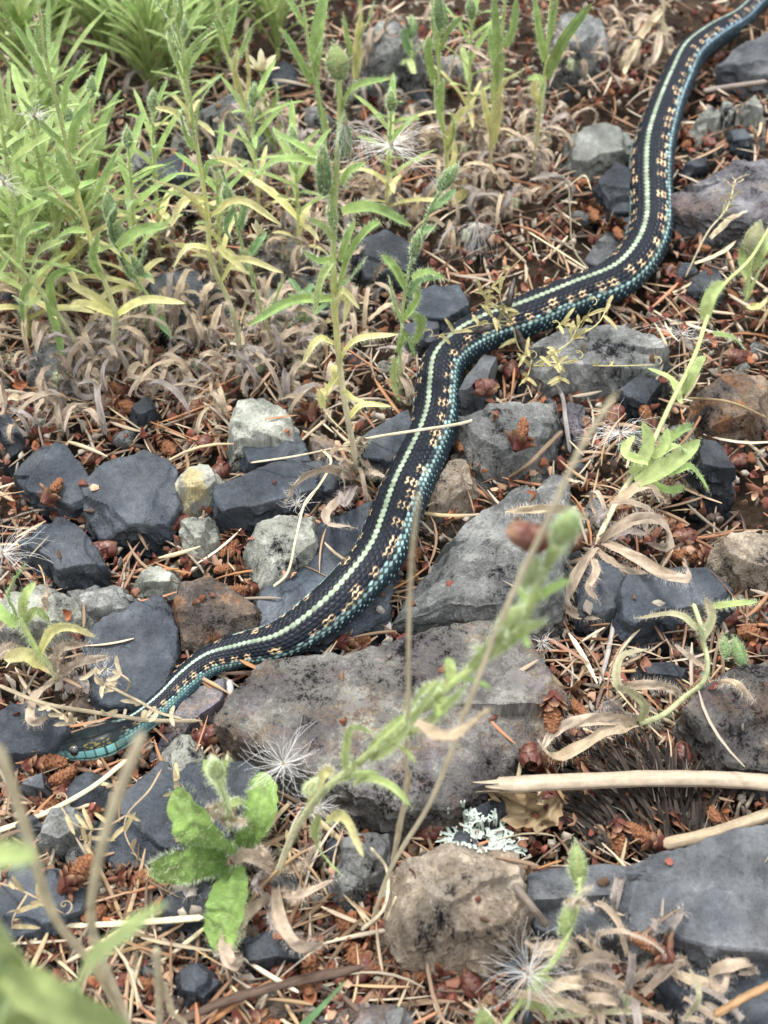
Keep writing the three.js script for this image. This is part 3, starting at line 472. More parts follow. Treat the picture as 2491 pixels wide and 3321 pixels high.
{
  const R = rng(21), lists = plainNeedles.map(() => []), single = [];
  let guard = 0, n = 0;
  while (n < 4300 && guard++ < 60000) {
    const [u, v] = spotInView(R); if (R() > density(u, v) / 1.35 * (0.35 + 1.3 * sstep(-0.45, 0.35, fbm(u * 0.005, v * 0.006, 9, 2)))) continue;
    const p = P(u, v, 0), on = onRock(p.x, p.z); if (on && R() > 0.012) continue;
    const y = surf(p.x, p.z) + (on ? 0.0006 : R() * R() * 0.009), k = Math.floor(R() * 7), yaw = R() * 6.283, tilt = on ? 0 : (R() - 0.5) * 0.5, sc = 0.6 + R() * 0.55;
    const c = NEEDLECOL[Math.floor(R() * 8)], e = { p: new V3(p.x, y, p.z), yaw, tilt, roll: (R() - 0.5) * 1.6, sc, c: mulc(c, 0.45 + 0.85 * R()), k };
    if (!on && y - gnd(p.x, p.z) > 0.0034 && single.length < 240 && u > 0 && u < 1659 && v > 600 && v < 2212) single.push(e); else lists[k].push(e);
    n++;
  }
  for (let k = 0, g2 = 0; k < 7000 && g2 < 30000; g2++) { // the same litter goes on beyond the picture's edges
    const x = (R() - 0.5) * 1.6, z = 0.38 - R() * 1.5, s = project2(x, z); if (s[0] > -90 && s[0] < 1750 && s[1] > -60 && s[1] < 2360) continue; if (onRock(x, z)) continue;
    const sh = Math.floor(R() * 7); lists[sh].push({ p: new V3(x, gnd(x, z) + R() * R() * 0.009, z), yaw: R() * 6.283, tilt: (R() - 0.5) * 0.5, roll: (R() - 0.5) * 1.6, sc: 0.7 + R() * 0.6, c: mulc(NEEDLECOL[Math.floor(R() * 8)], 0.35 + 0.75 * R()), k: sh }); k++;
  }
  const q = new THREE.Object3D(); q.rotation.order = 'YZX';
  const place = (o, e) => { o.position.copy(e.p); o.rotation.set(e.roll, e.yaw, e.tilt, 'YZX'); o.scale.setScalar(e.sc); };
  lists.forEach((l, k) => { const m = new THREE.InstancedMesh(plainNeedles[k], M.inst, l.length); m.name = numbered('needle_litter'); l.forEach((e, i) => { place(q, e); q.updateMatrix(); m.setMatrixAt(i, q.matrix); m.setColorAt(i, new THREE.Color().setRGB(...e.c)); }); m.castShadow = m.receiveShadow = true; scene.add(m); tag(m, 'mat of dead brown conifer needles covering the soil between the stones', 'needle litter', null, 'stuff'); });
  const mats = NEEDLECOL.map((c) => S({ color: new THREE.Color().setRGB(...c), roughness: 0.7 }));
  single.forEach((e) => { const m = new THREE.Mesh(needleShapes[e.k], mats[Math.floor(R() * 8)]); m.name = numbered('needle'); place(m, e); m.castShadow = m.receiveShadow = true; scene.add(m); tag(m, 'single dead brown conifer needle lying loose on top of the litter', 'needle', 'loose needles on top of the litter'); });
  // crumbs: bits of scale, bark and soil
  const shapes = [0, 1, 2].map((s) => { const g = new Geo(); g.blob(new V3(), 0.0016, 0.0008, 0.0012, [1, 1, 1], 5, 0.9, 1.6, s * 9); const q = g.geometry(); q.deleteAttribute('color'); return q; });
  const CR = [[0.13, 0.05, 0.035], [0.16, 0.07, 0.045], [0.1, 0.06, 0.04], [0.24, 0.15, 0.09], [0.2, 0.17, 0.14], [0.4, 0.35, 0.28], [0.07, 0.05, 0.04]];
  shapes.forEach((gm, s) => {
    const L = []; let gd = 0; while (L.length < 2300 && gd++ < 20000) { const [u, v] = spotInView(R), p = P(u, v, 0), on = onRock(p.x, p.z); if (on && R() > 0.02) continue; p.y = surf(p.x, p.z) + (on ? 0.0003 : R() * 0.002); L.push(p); }
    const m = new THREE.InstancedMesh(gm, M.inst, L.length); m.name = numbered('litter_crumbs'); L.forEach((p, i) => { q.position.copy(p); q.rotation.set(R() * 6, R() * 6, R() * 6); q.scale.set(0.4 + R() * 1.5, 0.4 + R() * 1.2, 0.4 + R() * 1.5); q.updateMatrix(); m.setMatrixAt(i, q.matrix); m.setColorAt(i, new THREE.Color().setRGB(...mulc(CR[Math.floor(R() * 7)], 0.7 + 0.6 * R()))); });
    m.castShadow = m.receiveShadow = true; scene.add(m); tag(m, 'crumbs of bark, scales and soil among the needles', 'litter', null, 'stuff');
  });
}
// loose cup shaped scales broken off the cones
{
  const R = rng(27), q = new THREE.Object3D(), shapes = [0, 1, 2].map((s) => { const g = new Geo(); g.ribbon([0, 1, 2, 3, 4].map((i) => new V3((i - 2) * 0.0009, 0.0006 - (i - 2) ** 2 * 0.00028 * (s + 0.6), 0.0002 * s * i)), (t) => 0.0014 * Math.sin(Math.PI * clamp(0.14 + t * 0.8)), () => [1, 1, 1], new V3(0, 1, 0), -0.55, 3, 0.5, 0.3 * s, s + 2); const o = g.geometry(); o.deleteAttribute('color'); return o; });
  const C = [[0.2, 0.07, 0.05], [0.14, 0.045, 0.035], [0.3, 0.14, 0.09], [0.42, 0.26, 0.17], [0.26, 0.1, 0.05]];
  shapes.forEach((gm) => {
    const L = []; let gd = 0; while (L.length < 900 && gd++ < 9000) { const [u, v] = spotInView(R); if (fbm(u * 0.006, v * 0.006, 3, 2) < -0.12) continue; const p = P(u, v, 0), on = onRock(p.x, p.z); if (on && R() > 0.03) continue; p.y = surf(p.x, p.z) + 0.0008 + (on ? 0 : R() * 0.004); L.push(p); }
    const m = new THREE.InstancedMesh(gm, M.inst, L.length); m.name = numbered('bract_litter'); L.forEach((p, i) => { q.position.copy(p); q.rotation.set(R() * 6, R() * 6, R() * 6); q.scale.setScalar(0.6 + R() * 0.8); q.updateMatrix(); m.setMatrixAt(i, q.matrix); m.setColorAt(i, new THREE.Color().setRGB(...mulc(C[Math.floor(R() * 5)], 0.6 + 0.7 * R()))); });
    m.castShadow = m.receiveShadow = true; scene.add(m); tag(m, 'loose red brown cone scales strewn through the needle litter', 'litter', null, 'stuff');
  });
}
// pebbles in the litter
{
  const R = rng(33), kinds = [['slate', 'small dark slate pebble half sunk in the needle litter'], ['grey', 'small grey pebble half sunk in the needle litter'], ['pale', 'small whitish pebble half sunk in the needle litter'], ['rust', 'small brown pebble half sunk in the needle litter']];
  const protos = kinds.map(([kind, label], s) => [0, 1].map((b) => {
    const g = new Geo(), [c0, c1, mat] = ROCKCOL[kind], pl = Array.from({ length: 3 + b }, () => [R() * 6.28, 0.6 + R() * 0.3, (R() - 0.3)]);
    g.grid(14, 20, (i, j) => { const a = i / 14 * Math.PI, t = j / 20 * 2 * Math.PI, d = new V3(Math.sin(a) * Math.cos(t), Math.cos(a), Math.sin(a) * Math.sin(t)); let r = 1 + 0.25 * fbm(d.x * 1.4 + s * 5 + b * 3, d.y * 1.4, d.z * 1.4, 4); for (const [pa, pd, py] of pl) { const e = d.x * Math.cos(pa) + d.z * Math.sin(pa) + d.y * py; if (e * r > pd) r = pd / e; } return [d.x * r * 0.0068, d.y * r * 0.0046, d.z * r * 0.0055, mixc(c0, c1, 0.5 + 0.5 * fbm(d.x * 3, d.y * 3 + s, d.z * 3, 3)), j / 20 * 0.04, i / 14 * 0.02]; });
    return { geo: g.geometry(), mat: M[mat], label };
  }));
  const told = kinds.map(() => []); let n = 0, gd = 0; while (n < 110 && gd++ < 4000) {
    const u = R() * 1659, v = 150 + R() * 2060, p = P(u, v, 0), k = R() < 0.45 ? 0 : R() < 0.5 ? 1 : R() < 0.6 ? 2 : 3; if (onRock(p.x, p.z)) continue;
    const pr = protos[k][n & 1], m = new THREE.Mesh(pr.geo, pr.mat), sc = 0.4 + R() * R() * 1.1; m.name = numbered('pebble'); m.position.set(p.x, gnd(p.x, p.z) + 0.0012, p.z); m.rotation.set((R() - 0.5) * 0.7, R() * 6.28, (R() - 0.5) * 0.7); m.scale.setScalar(sc); m.castShadow = m.receiveShadow = true; scene.add(m);
    tag(m, pr.label, 'pebble', kinds[k][0] + ' pebbles in the litter'); told[k].push({ m, p: m.position }); n++;
  }
  kinds.forEach((k, i) => tellApart(told[i], ['small dark slate pebble', 'small grey pebble', 'small whitish pebble', 'small brown pebble'][i]));
}
// ---------------------------------------------------------------- fallen pollen cones: red brown bracts round an orange catkin
function makeCone(kind, seed) { // axis +x, lying on y = 0
  const R = rng(seed * 13 + 5), root = new THREE.Group(), RED = [[0.15, 0.04, 0.032], [0.22, 0.07, 0.05], [0.32, 0.15, 0.1]];
  const len = 0.0062 + R() * 0.002, rad = 0.0021, cy = 0.0024;
  if (kind !== 'bud') {
    const g = new Geo(); const bend = (R() - 0.5) * 0.004;
    g.grid(26, 24, (i, j) => { const t = i / 26, a = j / 24 * 2 * Math.PI, b = 0.5 + 0.5 * Math.cos(j * 2.618 + i * 2.4) * Math.cos(i * 1.9 - j * 1.7), r = rad * (kind === 'open' ? 0.82 : 1) * Math.pow(Math.sin(Math.PI * clamp(0.1 + t * 0.86)), 0.45) * (0.8 + 0.28 * b + 0.30 * noise(i * 0.45, j * 0.5, seed) + 0.22 * noise(i * 1.1, j * 1.3, seed + 2)); return [0.001 + t * len, cy + Math.sin(a) * r, Math.cos(a) * r + bend * t * t, mixc([0.10, 0.04, 0.022], [0.36, 0.17, 0.085], clamp(b * 0.8 + 0.4 * noise(i, j, seed + 3)))]; });
    g.build('catkin', M.pollen, root);
  }
  const nb = kind === 'bud' ? 15 : kind === 'open' ? 9 : 11;
  for (let k = 0; k < nb; k++) {
    const a = k * 2.4 + R() * 0.5, ring = kind === 'bud' ? Math.floor(k / 5) : Math.floor(k / 4), L = (kind === 'bud' ? 0.0055 : 0.0048) * (0.75 + R() * 0.45), x0 = kind === 'bud' ? -0.003 + ring * 0.0014 : -0.0035 + ring * 0.0011, spread = kind === 'open' ? 0.75 + R() * 0.6 : kind === 'bud' ? 0.1 : 0.28 + R() * 0.25, tone = RED[Math.floor(R() * 3)];
    const g = new Geo(), ca = Math.cos(a), sa = Math.sin(a), pts = [];
    for (let i = 0; i <= 6; i++) { const t = i / 6, ra = 0.0006 + (kind === 'bud' ? 0.0024 * Math.sin(Math.PI * (0.15 + t * 0.75)) : 0.0020 * Math.sin(t * 1.5) + spread * L * t * t * 0.6), x = x0 + L * t * (1 - 0.25 * spread * t); pts.push(new V3(x, cy + sa * ra, ca * ra)); }
    g.ribbon(pts, (t) => 0.0017 * (0.75 + 0.4 * R()) ** 0.001 * Math.sin(Math.PI * clamp(0.16 + t * 0.8)) ** 0.7, (t, s) => mixc(mulc(tone, 0.7 + 0.3 * noise(t * 4, s * 2, seed + k)), [0.62, 0.38, 0.2], 0.75 * sstep(0.55, 1, t) * (0.4 + 0.6 * Math.abs(s))), new V3(0.1, sa, ca), -0.5, 4, 0.25, 0, seed + k);
    const m = g.build('bract', M.bract, root); if (m) { m.name = k ? 'bract_' + String(k).padStart(3, '0') : 'bract'; }
  }
  return root;
}
const conePro = [];
for (let s = 0; s < 9; s++) conePro.push(makeCone(s < 4 ? 'half' : s < 7 ? 'open' : 'bud', s));
function addCone(u, v, k, yaw, label, group, sc = 1, lift = 0) {
  const p = PS(u, v, lift), o = conePro[k].clone(); o.name = numbered('pollen_cone'); o.position.copy(p); o.position.y -= 0.0003; o.rotation.set((R0() - 0.5) * 0.8, yaw, (R0() - 0.5) * 0.7, 'YXZ'); o.scale.setScalar(sc); scene.add(o); tag(o, label, 'pollen cone', group); return o;
}
{
  const NAMED = `1040,848,7,0.2|closed red cone scale cluster lying left of the flat wedge's top edge
1102,815,7,1.6|red cone bud standing below the yellow vetch, left one
1142,822,7,1.2|red cone bud below the yellow vetch, right one
1120,962,4,1.2|open red cone on the front edge of the grey green wedge
1012,968,1,2.0|orange grained cone between snake and the wedge's tip
1036,1000,5,-0.6|dark red opened cone under the wedge's left corner
870,1228,1,0.9|orange cone touching the snake's side above the dark slate
1185,1522,1,-1.5|cone with orange tip alone right of the biggest rock
1232,1518,5,-1.0|open cone beside the brown twig right of the biggest rock
1142,1652,7,1.5|rounded red bud cone above the broken end of the pale straw
1176,1660,4,0.4|opened cone above the pale straw next to the round bud
930,1800,7,0.5|dark red cone in the gap under the biggest rock
452,1602,7,0.1|papery red cone under the thin dry spray near the snake's throat
155,1906,1,0.9|plump red cone on the dark slate in the lower left
292,1900,2,-0.1|orange tipped cone left of the rosette
110,1706,5,0.2|red cone below the snake's head
80,1660,2,0.2|orange cone under the snake's chin
720,1962,4,-1.2|red cone among needles right of the withered rosette
752,2046,1,-1.2|orange tipped cone right below the curled leaf
690,2062,3,-1.9|long orange cone at the twig above the bottom edge
1360,1742,3,1.5|orange catkin standing in the dark fibrous clump
1385,1790,4,0.6|opened red cone at the lower edge of the dark fibrous clump
1380,1622,2,3.1|orange cone among grey fibres left of the shaded slab
1590,780,7,3.0|bright red cone on the needles at the right edge
1465,1356,2,0.1|orange cone under the pale dry leaf on the right
345,966,1,-0.8|red cone with orange tip on the needle mat upper left
442,976,7,1.4|dark red cone on the needle mat beside the white boulder`.split('\n');
  NAMED.forEach((l) => { const [a, label] = l.split('|'), [u, v, k, y] = a.split(',').map(Number); addCone(u, v, k, y, label, null, 1.15, 0.001); });
  const XY = `1562,985 1622,945 1588,1005 1450,1150 1480,1168 1512,1202 1618,1215 1652,1222 1600,1265 1640,1382 1642,1332 1470,1545 1482,1578 1440,1600 1425,2070 1452,2082 140,1722 182,1645 190,1872 20,1862 110,2030 80,2068 95,2092 332,2140 382,2102 664,2108 598,2100 560,2200 820,2150 878,2122 900,2088 950,2092 1000,2088 912,2032 200,990 232,870 272,852 312,850 255,882 112,1082 98,1058 372,1142 402,1140 445,1085 482,1025 500,1172 520,1168 512,1236 542,1282 700,862 672,900 690,882 235,1192 742,1392 1522,292 1532,322 1492,312 1265,458 1330,500 1282,470 1240,262 1302,200 1330,192 1348,202 1252,310 1392,85 1562,32 1540,42 1632,240 1650,190 1462,360 1552,132 1442,600 1462,590 1592,660 1632,682 1650,600 382,372 270,380 460,720 802,230 990,190 1180,785 1000,955 1650,830 1655,945 1240,1600 1290,1640 1510,1660 1560,1340 1610,1180 40,2090 780,2110 850,2090 940,2150 1020,2130 640,2060 500,1870 230,1960 30,1700 150,1690 1100,2010 1180,1960 1330,900 1400,920 1310,610 1225,1180 1480,660 860,800 330,770 410,900 60,900 1560,1560 1190,1740 1420,1700 1290,2060 1350,2090 1590,2090 1640,2020 130,1080 20,1420 1290,1180 640,870 1235,405 1295,420 1390,330 1470,300 1590,380 1500,540 1530,600 1620,560`.split(' ');
  const LAB = { h: ['orange catkin cone ringed by red brown bracts in the litter', 'pollen cones with closed bracts'], o: ['opened pollen cone with spread red brown bracts in the litter', 'pollen cones with spread bracts'], b: ['closed red brown cone bud without orange showing in the litter', 'closed cone buds'] };
  const told = { h: [], o: [], b: [] };
  XY.forEach((q) => { const [u, v] = q.split(',').map(Number), k = Math.floor(R0() * 9), kd = k < 4 ? 'h' : k < 7 ? 'o' : 'b', l = LAB[kd], pw = P(u, v, 0.01); if (rocks.some((o) => o.at(pw.x, pw.z) !== null && (o.h > 0.012 || hash(u, v) < 0.7))) return; const m = addCone(u, v, k, R0() * 6.28, l[0], l[1], 0.8 + R0() * 0.4, 0.0006); told[kd].push({ m, p: m.position });
  tellApart(told.h, 'small orange catkin cone'); tellApart(told.o, 'small opened red cone'); tellApart(told.b, 'closed red cone bud'); });
}
// ---------------------------------------------------------------- the dark fibrous clump, lower right
{
  const R = rng(61), c = P(1385, 1745, 0.0), root = thing('weathered_cone', 'black weathered fibrous clump of an old decayed cone under the pale straw', 'old cone', c), b = new Geo(), f = new Geo(), w = new Geo(), Z = (p) => p.clone().sub(c);
  b.grid(20, 36, (i, j) => { const t = i / 20, a = j / 36 * 6.2832, r = t * (1 + 0.2 * noise(Math.cos(a) * 1.5, Math.sin(a) * 1.5, 4)), x = Math.cos(a) * r * 0.027, z = Math.sin(a) * r * 0.019; return [x, 0.006 * (1 - t * t) - 0.003 + 0.002 * noise(x * 200, 1, z * 200), z, [0.03, 0.022, 0.018]]; });
  for (let k = 0; k < 620; k++) {
    const u = 1245 + R() * 300, v = 1600 + R() * 250, p = Z(P(u, v, 0.004)), y = 0.006 * Math.max(0, 1 - (p.x / 0.03) ** 2 - (p.z / 0.02) ** 2) + R() * 0.004, fan = (u - 1400) / 150 * 0.8, L = 0.004 + R() * 0.008;
    const d = new V3(Math.sin(fan) + (R() - 0.5) * 0.7 - 0.3, 0.02 + R() * 0.22, -0.8 + (R() - 0.5) * 0.7).normalize(), s = new V3(p.x, y, p.z), m = s.clone().addScaledVector(d, L * 0.5).add(new V3(0, 0.001, 0)), e = s.clone().addScaledVector(d, L).add(new V3((R() - 0.5) * 0.002, -0.001, 0)), pale = R() < 0.16, cc = pale ? [0.4, 0.35, 0.29] : mulc([0.05, 0.038, 0.031], 0.4 + R() * R() * 2.6), wd = pale ? 0.00014 : 0.0003 + R() * 0.00045;
    (pale ? w : f).ribbon([s, m, e], (t) => wd * (1 - t * 0.6), () => cc, new V3(0, 1, 0.3), 0.4, 2, 0.2, 0, k);
  }
  b.build('core', M.soil, root); f.build('dark_fibres', M.straw, root, 'stuff'); w.build('pale_fibres', M.straw, root, 'stuff');
}
// CLUMPCONES
[[1300, 1660, 4], [1330, 1790, 1], [1440, 1775, 5], [1270, 1700, 6], [1465, 1640, 7], [1520, 1730, 3], [1410, 1830, 2]].forEach(([u, v, k]) => addCone(u, v, k, R0() * 6.28, k < 4 ? 'orange catkin cone lying on the dark fibrous clump' : 'opened red cone lying on the dark fibrous clump', 'cones on the dark clump ' + (k < 4 ? 'with orange' : 'opened'), 1.1, 0.004));
// ---------------------------------------------------------------- lichen on the tan boulder
{
  const R = rng(67), c = PS(1035, 1842, 0.001), root = thing('lichen', 'white green branching lichen tuft lying on the tan grey boulder', 'lichen', c), g = new Geo();
  const lobe = (p, d, len, w, depth) => {
    const pts = [p.clone()]; let q = p.clone(), dd = d.clone(); for (let i = 0; i < 4; i++) { dd.add(new V3((R() - 0.5) * 0.7, (R() - 0.55) * 0.25, (R() - 0.5) * 0.7)).normalize(); q = q.clone().addScaledVector(dd, len / 4); q.y = Math.max(q.y, surf(q.x + c.x, q.z + c.z) - c.y + 0.0006); pts.push(q); }
    const dark = depth === 0 && R() < 0.2; g.ribbon(catmull(pts, 6), (t) => w * (1 - 0.35 * t) * (t > 0.95 ? 0.6 : 1), (t, s) => dark ? [0.06, 0.055, 0.06] : mulc([0.56, 0.63, 0.55], 0.85 + 0.2 * noise(t * 6, s * 2, len * 900)), new V3(0, 1, 0.2), 0.5, 4, 0.2, 0, len * 1000);
    if (depth < 2) for (const s of [-1, 1]) { if (R() < 0.12) continue; const e = dd.clone().applyAxisAngle(new V3(0, 1, 0), s * (0.45 + R() * 0.35)); lobe(q, e, len * 0.6, w * 0.66, depth + 1); }
  };
  for (let k = 0; k < 75; k++) { const a = k * 2.4, r = Math.sqrt(R()) * 0.0058, x = Math.cos(a) * r * 1.25, z = Math.sin(a) * r * 0.8; lobe(new V3(x, Math.max(0, surf(c.x + x, c.z + z) - c.y) + 0.001 + R() * 0.0025, z), new V3(Math.cos(a + R() - 0.5), 0.0 + R() * 0.12, Math.sin(a + R() - 0.5)), 0.0020 + R() * 0.0022, 0.0006 + R() * 0.00035, 0); }
  g.build('lobes', M.lichen, root);
}
// ---------------------------------------------------------------- plants
const LEAFC = {
  g: [[0.42, 0.56, 0.17], [0.36, 0.54, 0.19]], G: [[0.55, 0.64, 0.25], [0.49, 0.62, 0.24]], k: [[0.26, 0.42, 0.16], [0.26, 0.43, 0.2]], y: [[0.82, 0.80, 0.30], [0.95, 0.86, 0.45]], d: [[0.22, 0.16, 0.12], [0.3, 0.22, 0.17]], t: [[0.52, 0.41, 0.30], [0.58, 0.47, 0.36]],
  p: [[0.58, 0.60, 0.33], [0.58, 0.52, 0.34]], w: [[0.62, 0.5, 0.34], [0.6, 0.48, 0.33]], m: [[0.38, 0.33, 0.29], [0.46, 0.40, 0.36]], s: [[0.88, 0.76, 0.52], [0.84, 0.70, 0.46]], c: [[0.46, 0.56, 0.20], [0.42, 0.56, 0.21]], b: [[0.25, 0.43, 0.10], [0.37, 0.55, 0.15]],
};
const project = (p) => { const q = p.clone().project(camera); return [(q.x + 1) / 2 * 1659, (1 - q.y) / 2 * 2212]; };
const lance = (t) => (t < 0.25 ? lerp(0.62, 1, sstep(0, 0.25, t)) : t < 0.6 ? 1 - 0.12 * (t - 0.25) / 0.35 : 0.88 * Math.pow(Math.max(0, 1 - ((t - 0.6) / 0.4) ** 2.2), 0.7)) * 0.97 + 0.03;
const TOCAM = FW.clone().negate();
const jit = (R, k) => new V3((R() - 0.5) * k, (R() - 0.5) * k, (R() - 0.5) * k);
function hairsOn(hg, Sm, R, n, len, c, w = 0.00007) {
  n *= 2.4;
  for (let k = 0; k < n; k++) {
    const q = Sm[Math.floor(R() * Sm.length)], edge = R() < 0.6, sg = R() < 0.5 ? -1 : 1, d = edge ? q.b.clone().multiplyScalar(sg).addScaledVector(q.n, (R() - 0.5) * 1.2) : q.n.clone().multiplyScalar(R() < 0.65 ? 1 : -1).addScaledVector(q.b, (R() - 0.5));
    const p = edge ? q.p.clone().addScaledVector(q.b, (sg - q.s) * q.w) : q.p.clone(); p.addScaledVector(q.T, (R() - 0.5) * 0.0032); d.add(jit(R, 0.7)).addScaledVector(q.T, 0.25).normalize(); hg.spike(p, d, len * (0.5 + R()), w, c);
  }
}
function hairsOnStem(hg, pts, rad, R, n, len, c, w = 0.00007) { n *= 2; for (let k = 0; k < n; k++) { const i = Math.floor(R() * (pts.length - 1)), p = pts[i].clone().lerp(pts[i + 1], R()), T = pts[i + 1].clone().sub(pts[i]).normalize(), d = jit(R, 2); d.addScaledVector(T, -d.dot(T)).normalize(); hg.spike(p.addScaledVector(d, rad * 0.9), d, len * (0.5 + R()), w, c); } }
const HAIRC = { g: [0.74, 0.84, 0.55], y: [0.8, 0.78, 0.5], t: [0.74, 0.64, 0.54], m: [0.66, 0.58, 0.53] };
function leafGeo(org, pts, wpx, code, R, hint, fold, hg, hairN, hairL, prof = lance) {
  const g = new Geo(org), [c0, c1] = LEAFC[code], tone = 0.82 + R() * 0.36, sd = Math.floor(R() * 900), w = wpx / 2;
  const col = (t, s) => { let c = mulc(mixc(c0, c1, t), tone * (1 + 0.16 * noise(t * 5, s, sd) - 0.14 * Math.exp(-((s / 0.16) ** 2)) + (code === 't' || code === 'm' ? 0.2 * noise(t * 16, s * 3, sd) : 0))); if (code === 'b') { const vein = Math.max(Math.exp(-((s / 0.07) ** 2)), 0.6 * sstep(0.75, 1, Math.cos((t * 9 - Math.abs(s) * 1.1) * 6.283))); c = mulc(mixc(c, [0.5, 0.62, 0.25], 0.45 * vein), 0.86 + 0.2 * noise(t * 20, s * 8, sd)); } if (code === 'g' && t > 0.93) c = mixc(c, [0.5, 0.42, 0.15], 0.5); return c; };
  const Sm = g.ribbon(pts, (t) => w * prof(t), col, hint, fold, code === 'b' ? 12 : 4, 'tmwsd'.includes(code) ? 0.75 : 0.18, (R() - 0.5) * 0.8, sd);
  if (hg) hairsOn(hg, Sm, R, hairN, hairL, HAIRC[code] || HAIRC[code === 'w' || code === 'p' || code === 's' ? 't' : 'g']);
  return g;
}
function curlLeaf(org, p0, az, len, w, e0, curl, code, R, hg, hairN = 34) {
  const pts = [], n = 16, dx = Math.cos(az), dz = Math.sin(az); let q = p0.clone(), side = (R() - 0.5) * 1.6;
  for (let i = 0; i <= n; i++) { pts.push(q.clone()); const t = i / n, e = e0 - curl * t ** 1.3, a = az + side * t; q = q.clone().add(new V3(Math.cos(a) * Math.cos(e), Math.sin(e), Math.sin(a) * Math.cos(e)).multiplyScalar(len / n)); const fl = surf(q.x, q.z) + 0.0012; if (q.y < fl) q.y = fl + (fl - q.y) * 0.25; }
  return leafGeo(org, pts, w * 2, code, R, new V3(-dx * Math.sin(e0), Math.cos(e0), -dz * Math.sin(e0)), 0.55, hg, hairN, 0.0014);
}
function budGeo(org, p, T, w, h, code, R, hg) { // swollen hairy bud with pointed bracts
  const g = new Geo(org), q = new THREE.Quaternion().setFromUnitVectors(new V3(0, 1, 0), T), [c0, c1] = LEAFC[code];
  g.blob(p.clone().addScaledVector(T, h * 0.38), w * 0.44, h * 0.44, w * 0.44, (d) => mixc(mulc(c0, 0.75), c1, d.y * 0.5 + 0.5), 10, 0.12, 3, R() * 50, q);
  for (let k = 0; k < 12; k++) { const a = k / 12 * 6.283 * 1.618 + R() * 0.3, r = new V3(Math.cos(a), 0, Math.sin(a)).applyQuaternion(q), pts = [0, 0.3, 0.6, 0.9, 1.2].map((t) => p.clone().addScaledVector(T, h * t).addScaledVector(r, w * 0.5 * Math.sin(Math.PI * clamp(0.12 + t * 0.7)) ** 0.8)); const S2 = g.ribbon(catmull(pts, 8), (t) => w * 0.17 * (1 - t * 0.8), (t) => mulc(mixc(c0, k % 3 ? c1 : [0.5, 0.5, 0.2], t), 0.75 + R() * 0.05 + 0.2 * t), r, -0.3, 2, 0, 0, k); if (hg) hairsOn(hg, S2, R, 26, 0.0013, HAIRC.g); }
  return g;
}
function husk(org, p, T, size, R) { // dry star of papery bracts
  const g = new Geo(org), q = new THREE.Quaternion().setFromUnitVectors(new V3(0, 1, 0), T);
  for (let k = 0; k < 7; k++) { const a = k / 7 * 6.283 + R() * 0.5, el = 0.5 + R() * 0.7, r = new V3(Math.cos(a) * Math.cos(el), Math.sin(el), Math.sin(a) * Math.cos(el)).applyQuaternion(q); g.ribbon(catmull([p.clone(), p.clone().addScaledVector(r, size * 0.5), p.clone().addScaledVector(r, size).addScaledVector(T, size * 0.15 * (R() - 0.3))], 6), (t) => size * 0.17 * lance(t), (t) => mixc([0.55, 0.5, 0.27], [0.78, 0.7, 0.5], t), T, 0.5, 2, 0.2, 0, k); }
  return g;
}
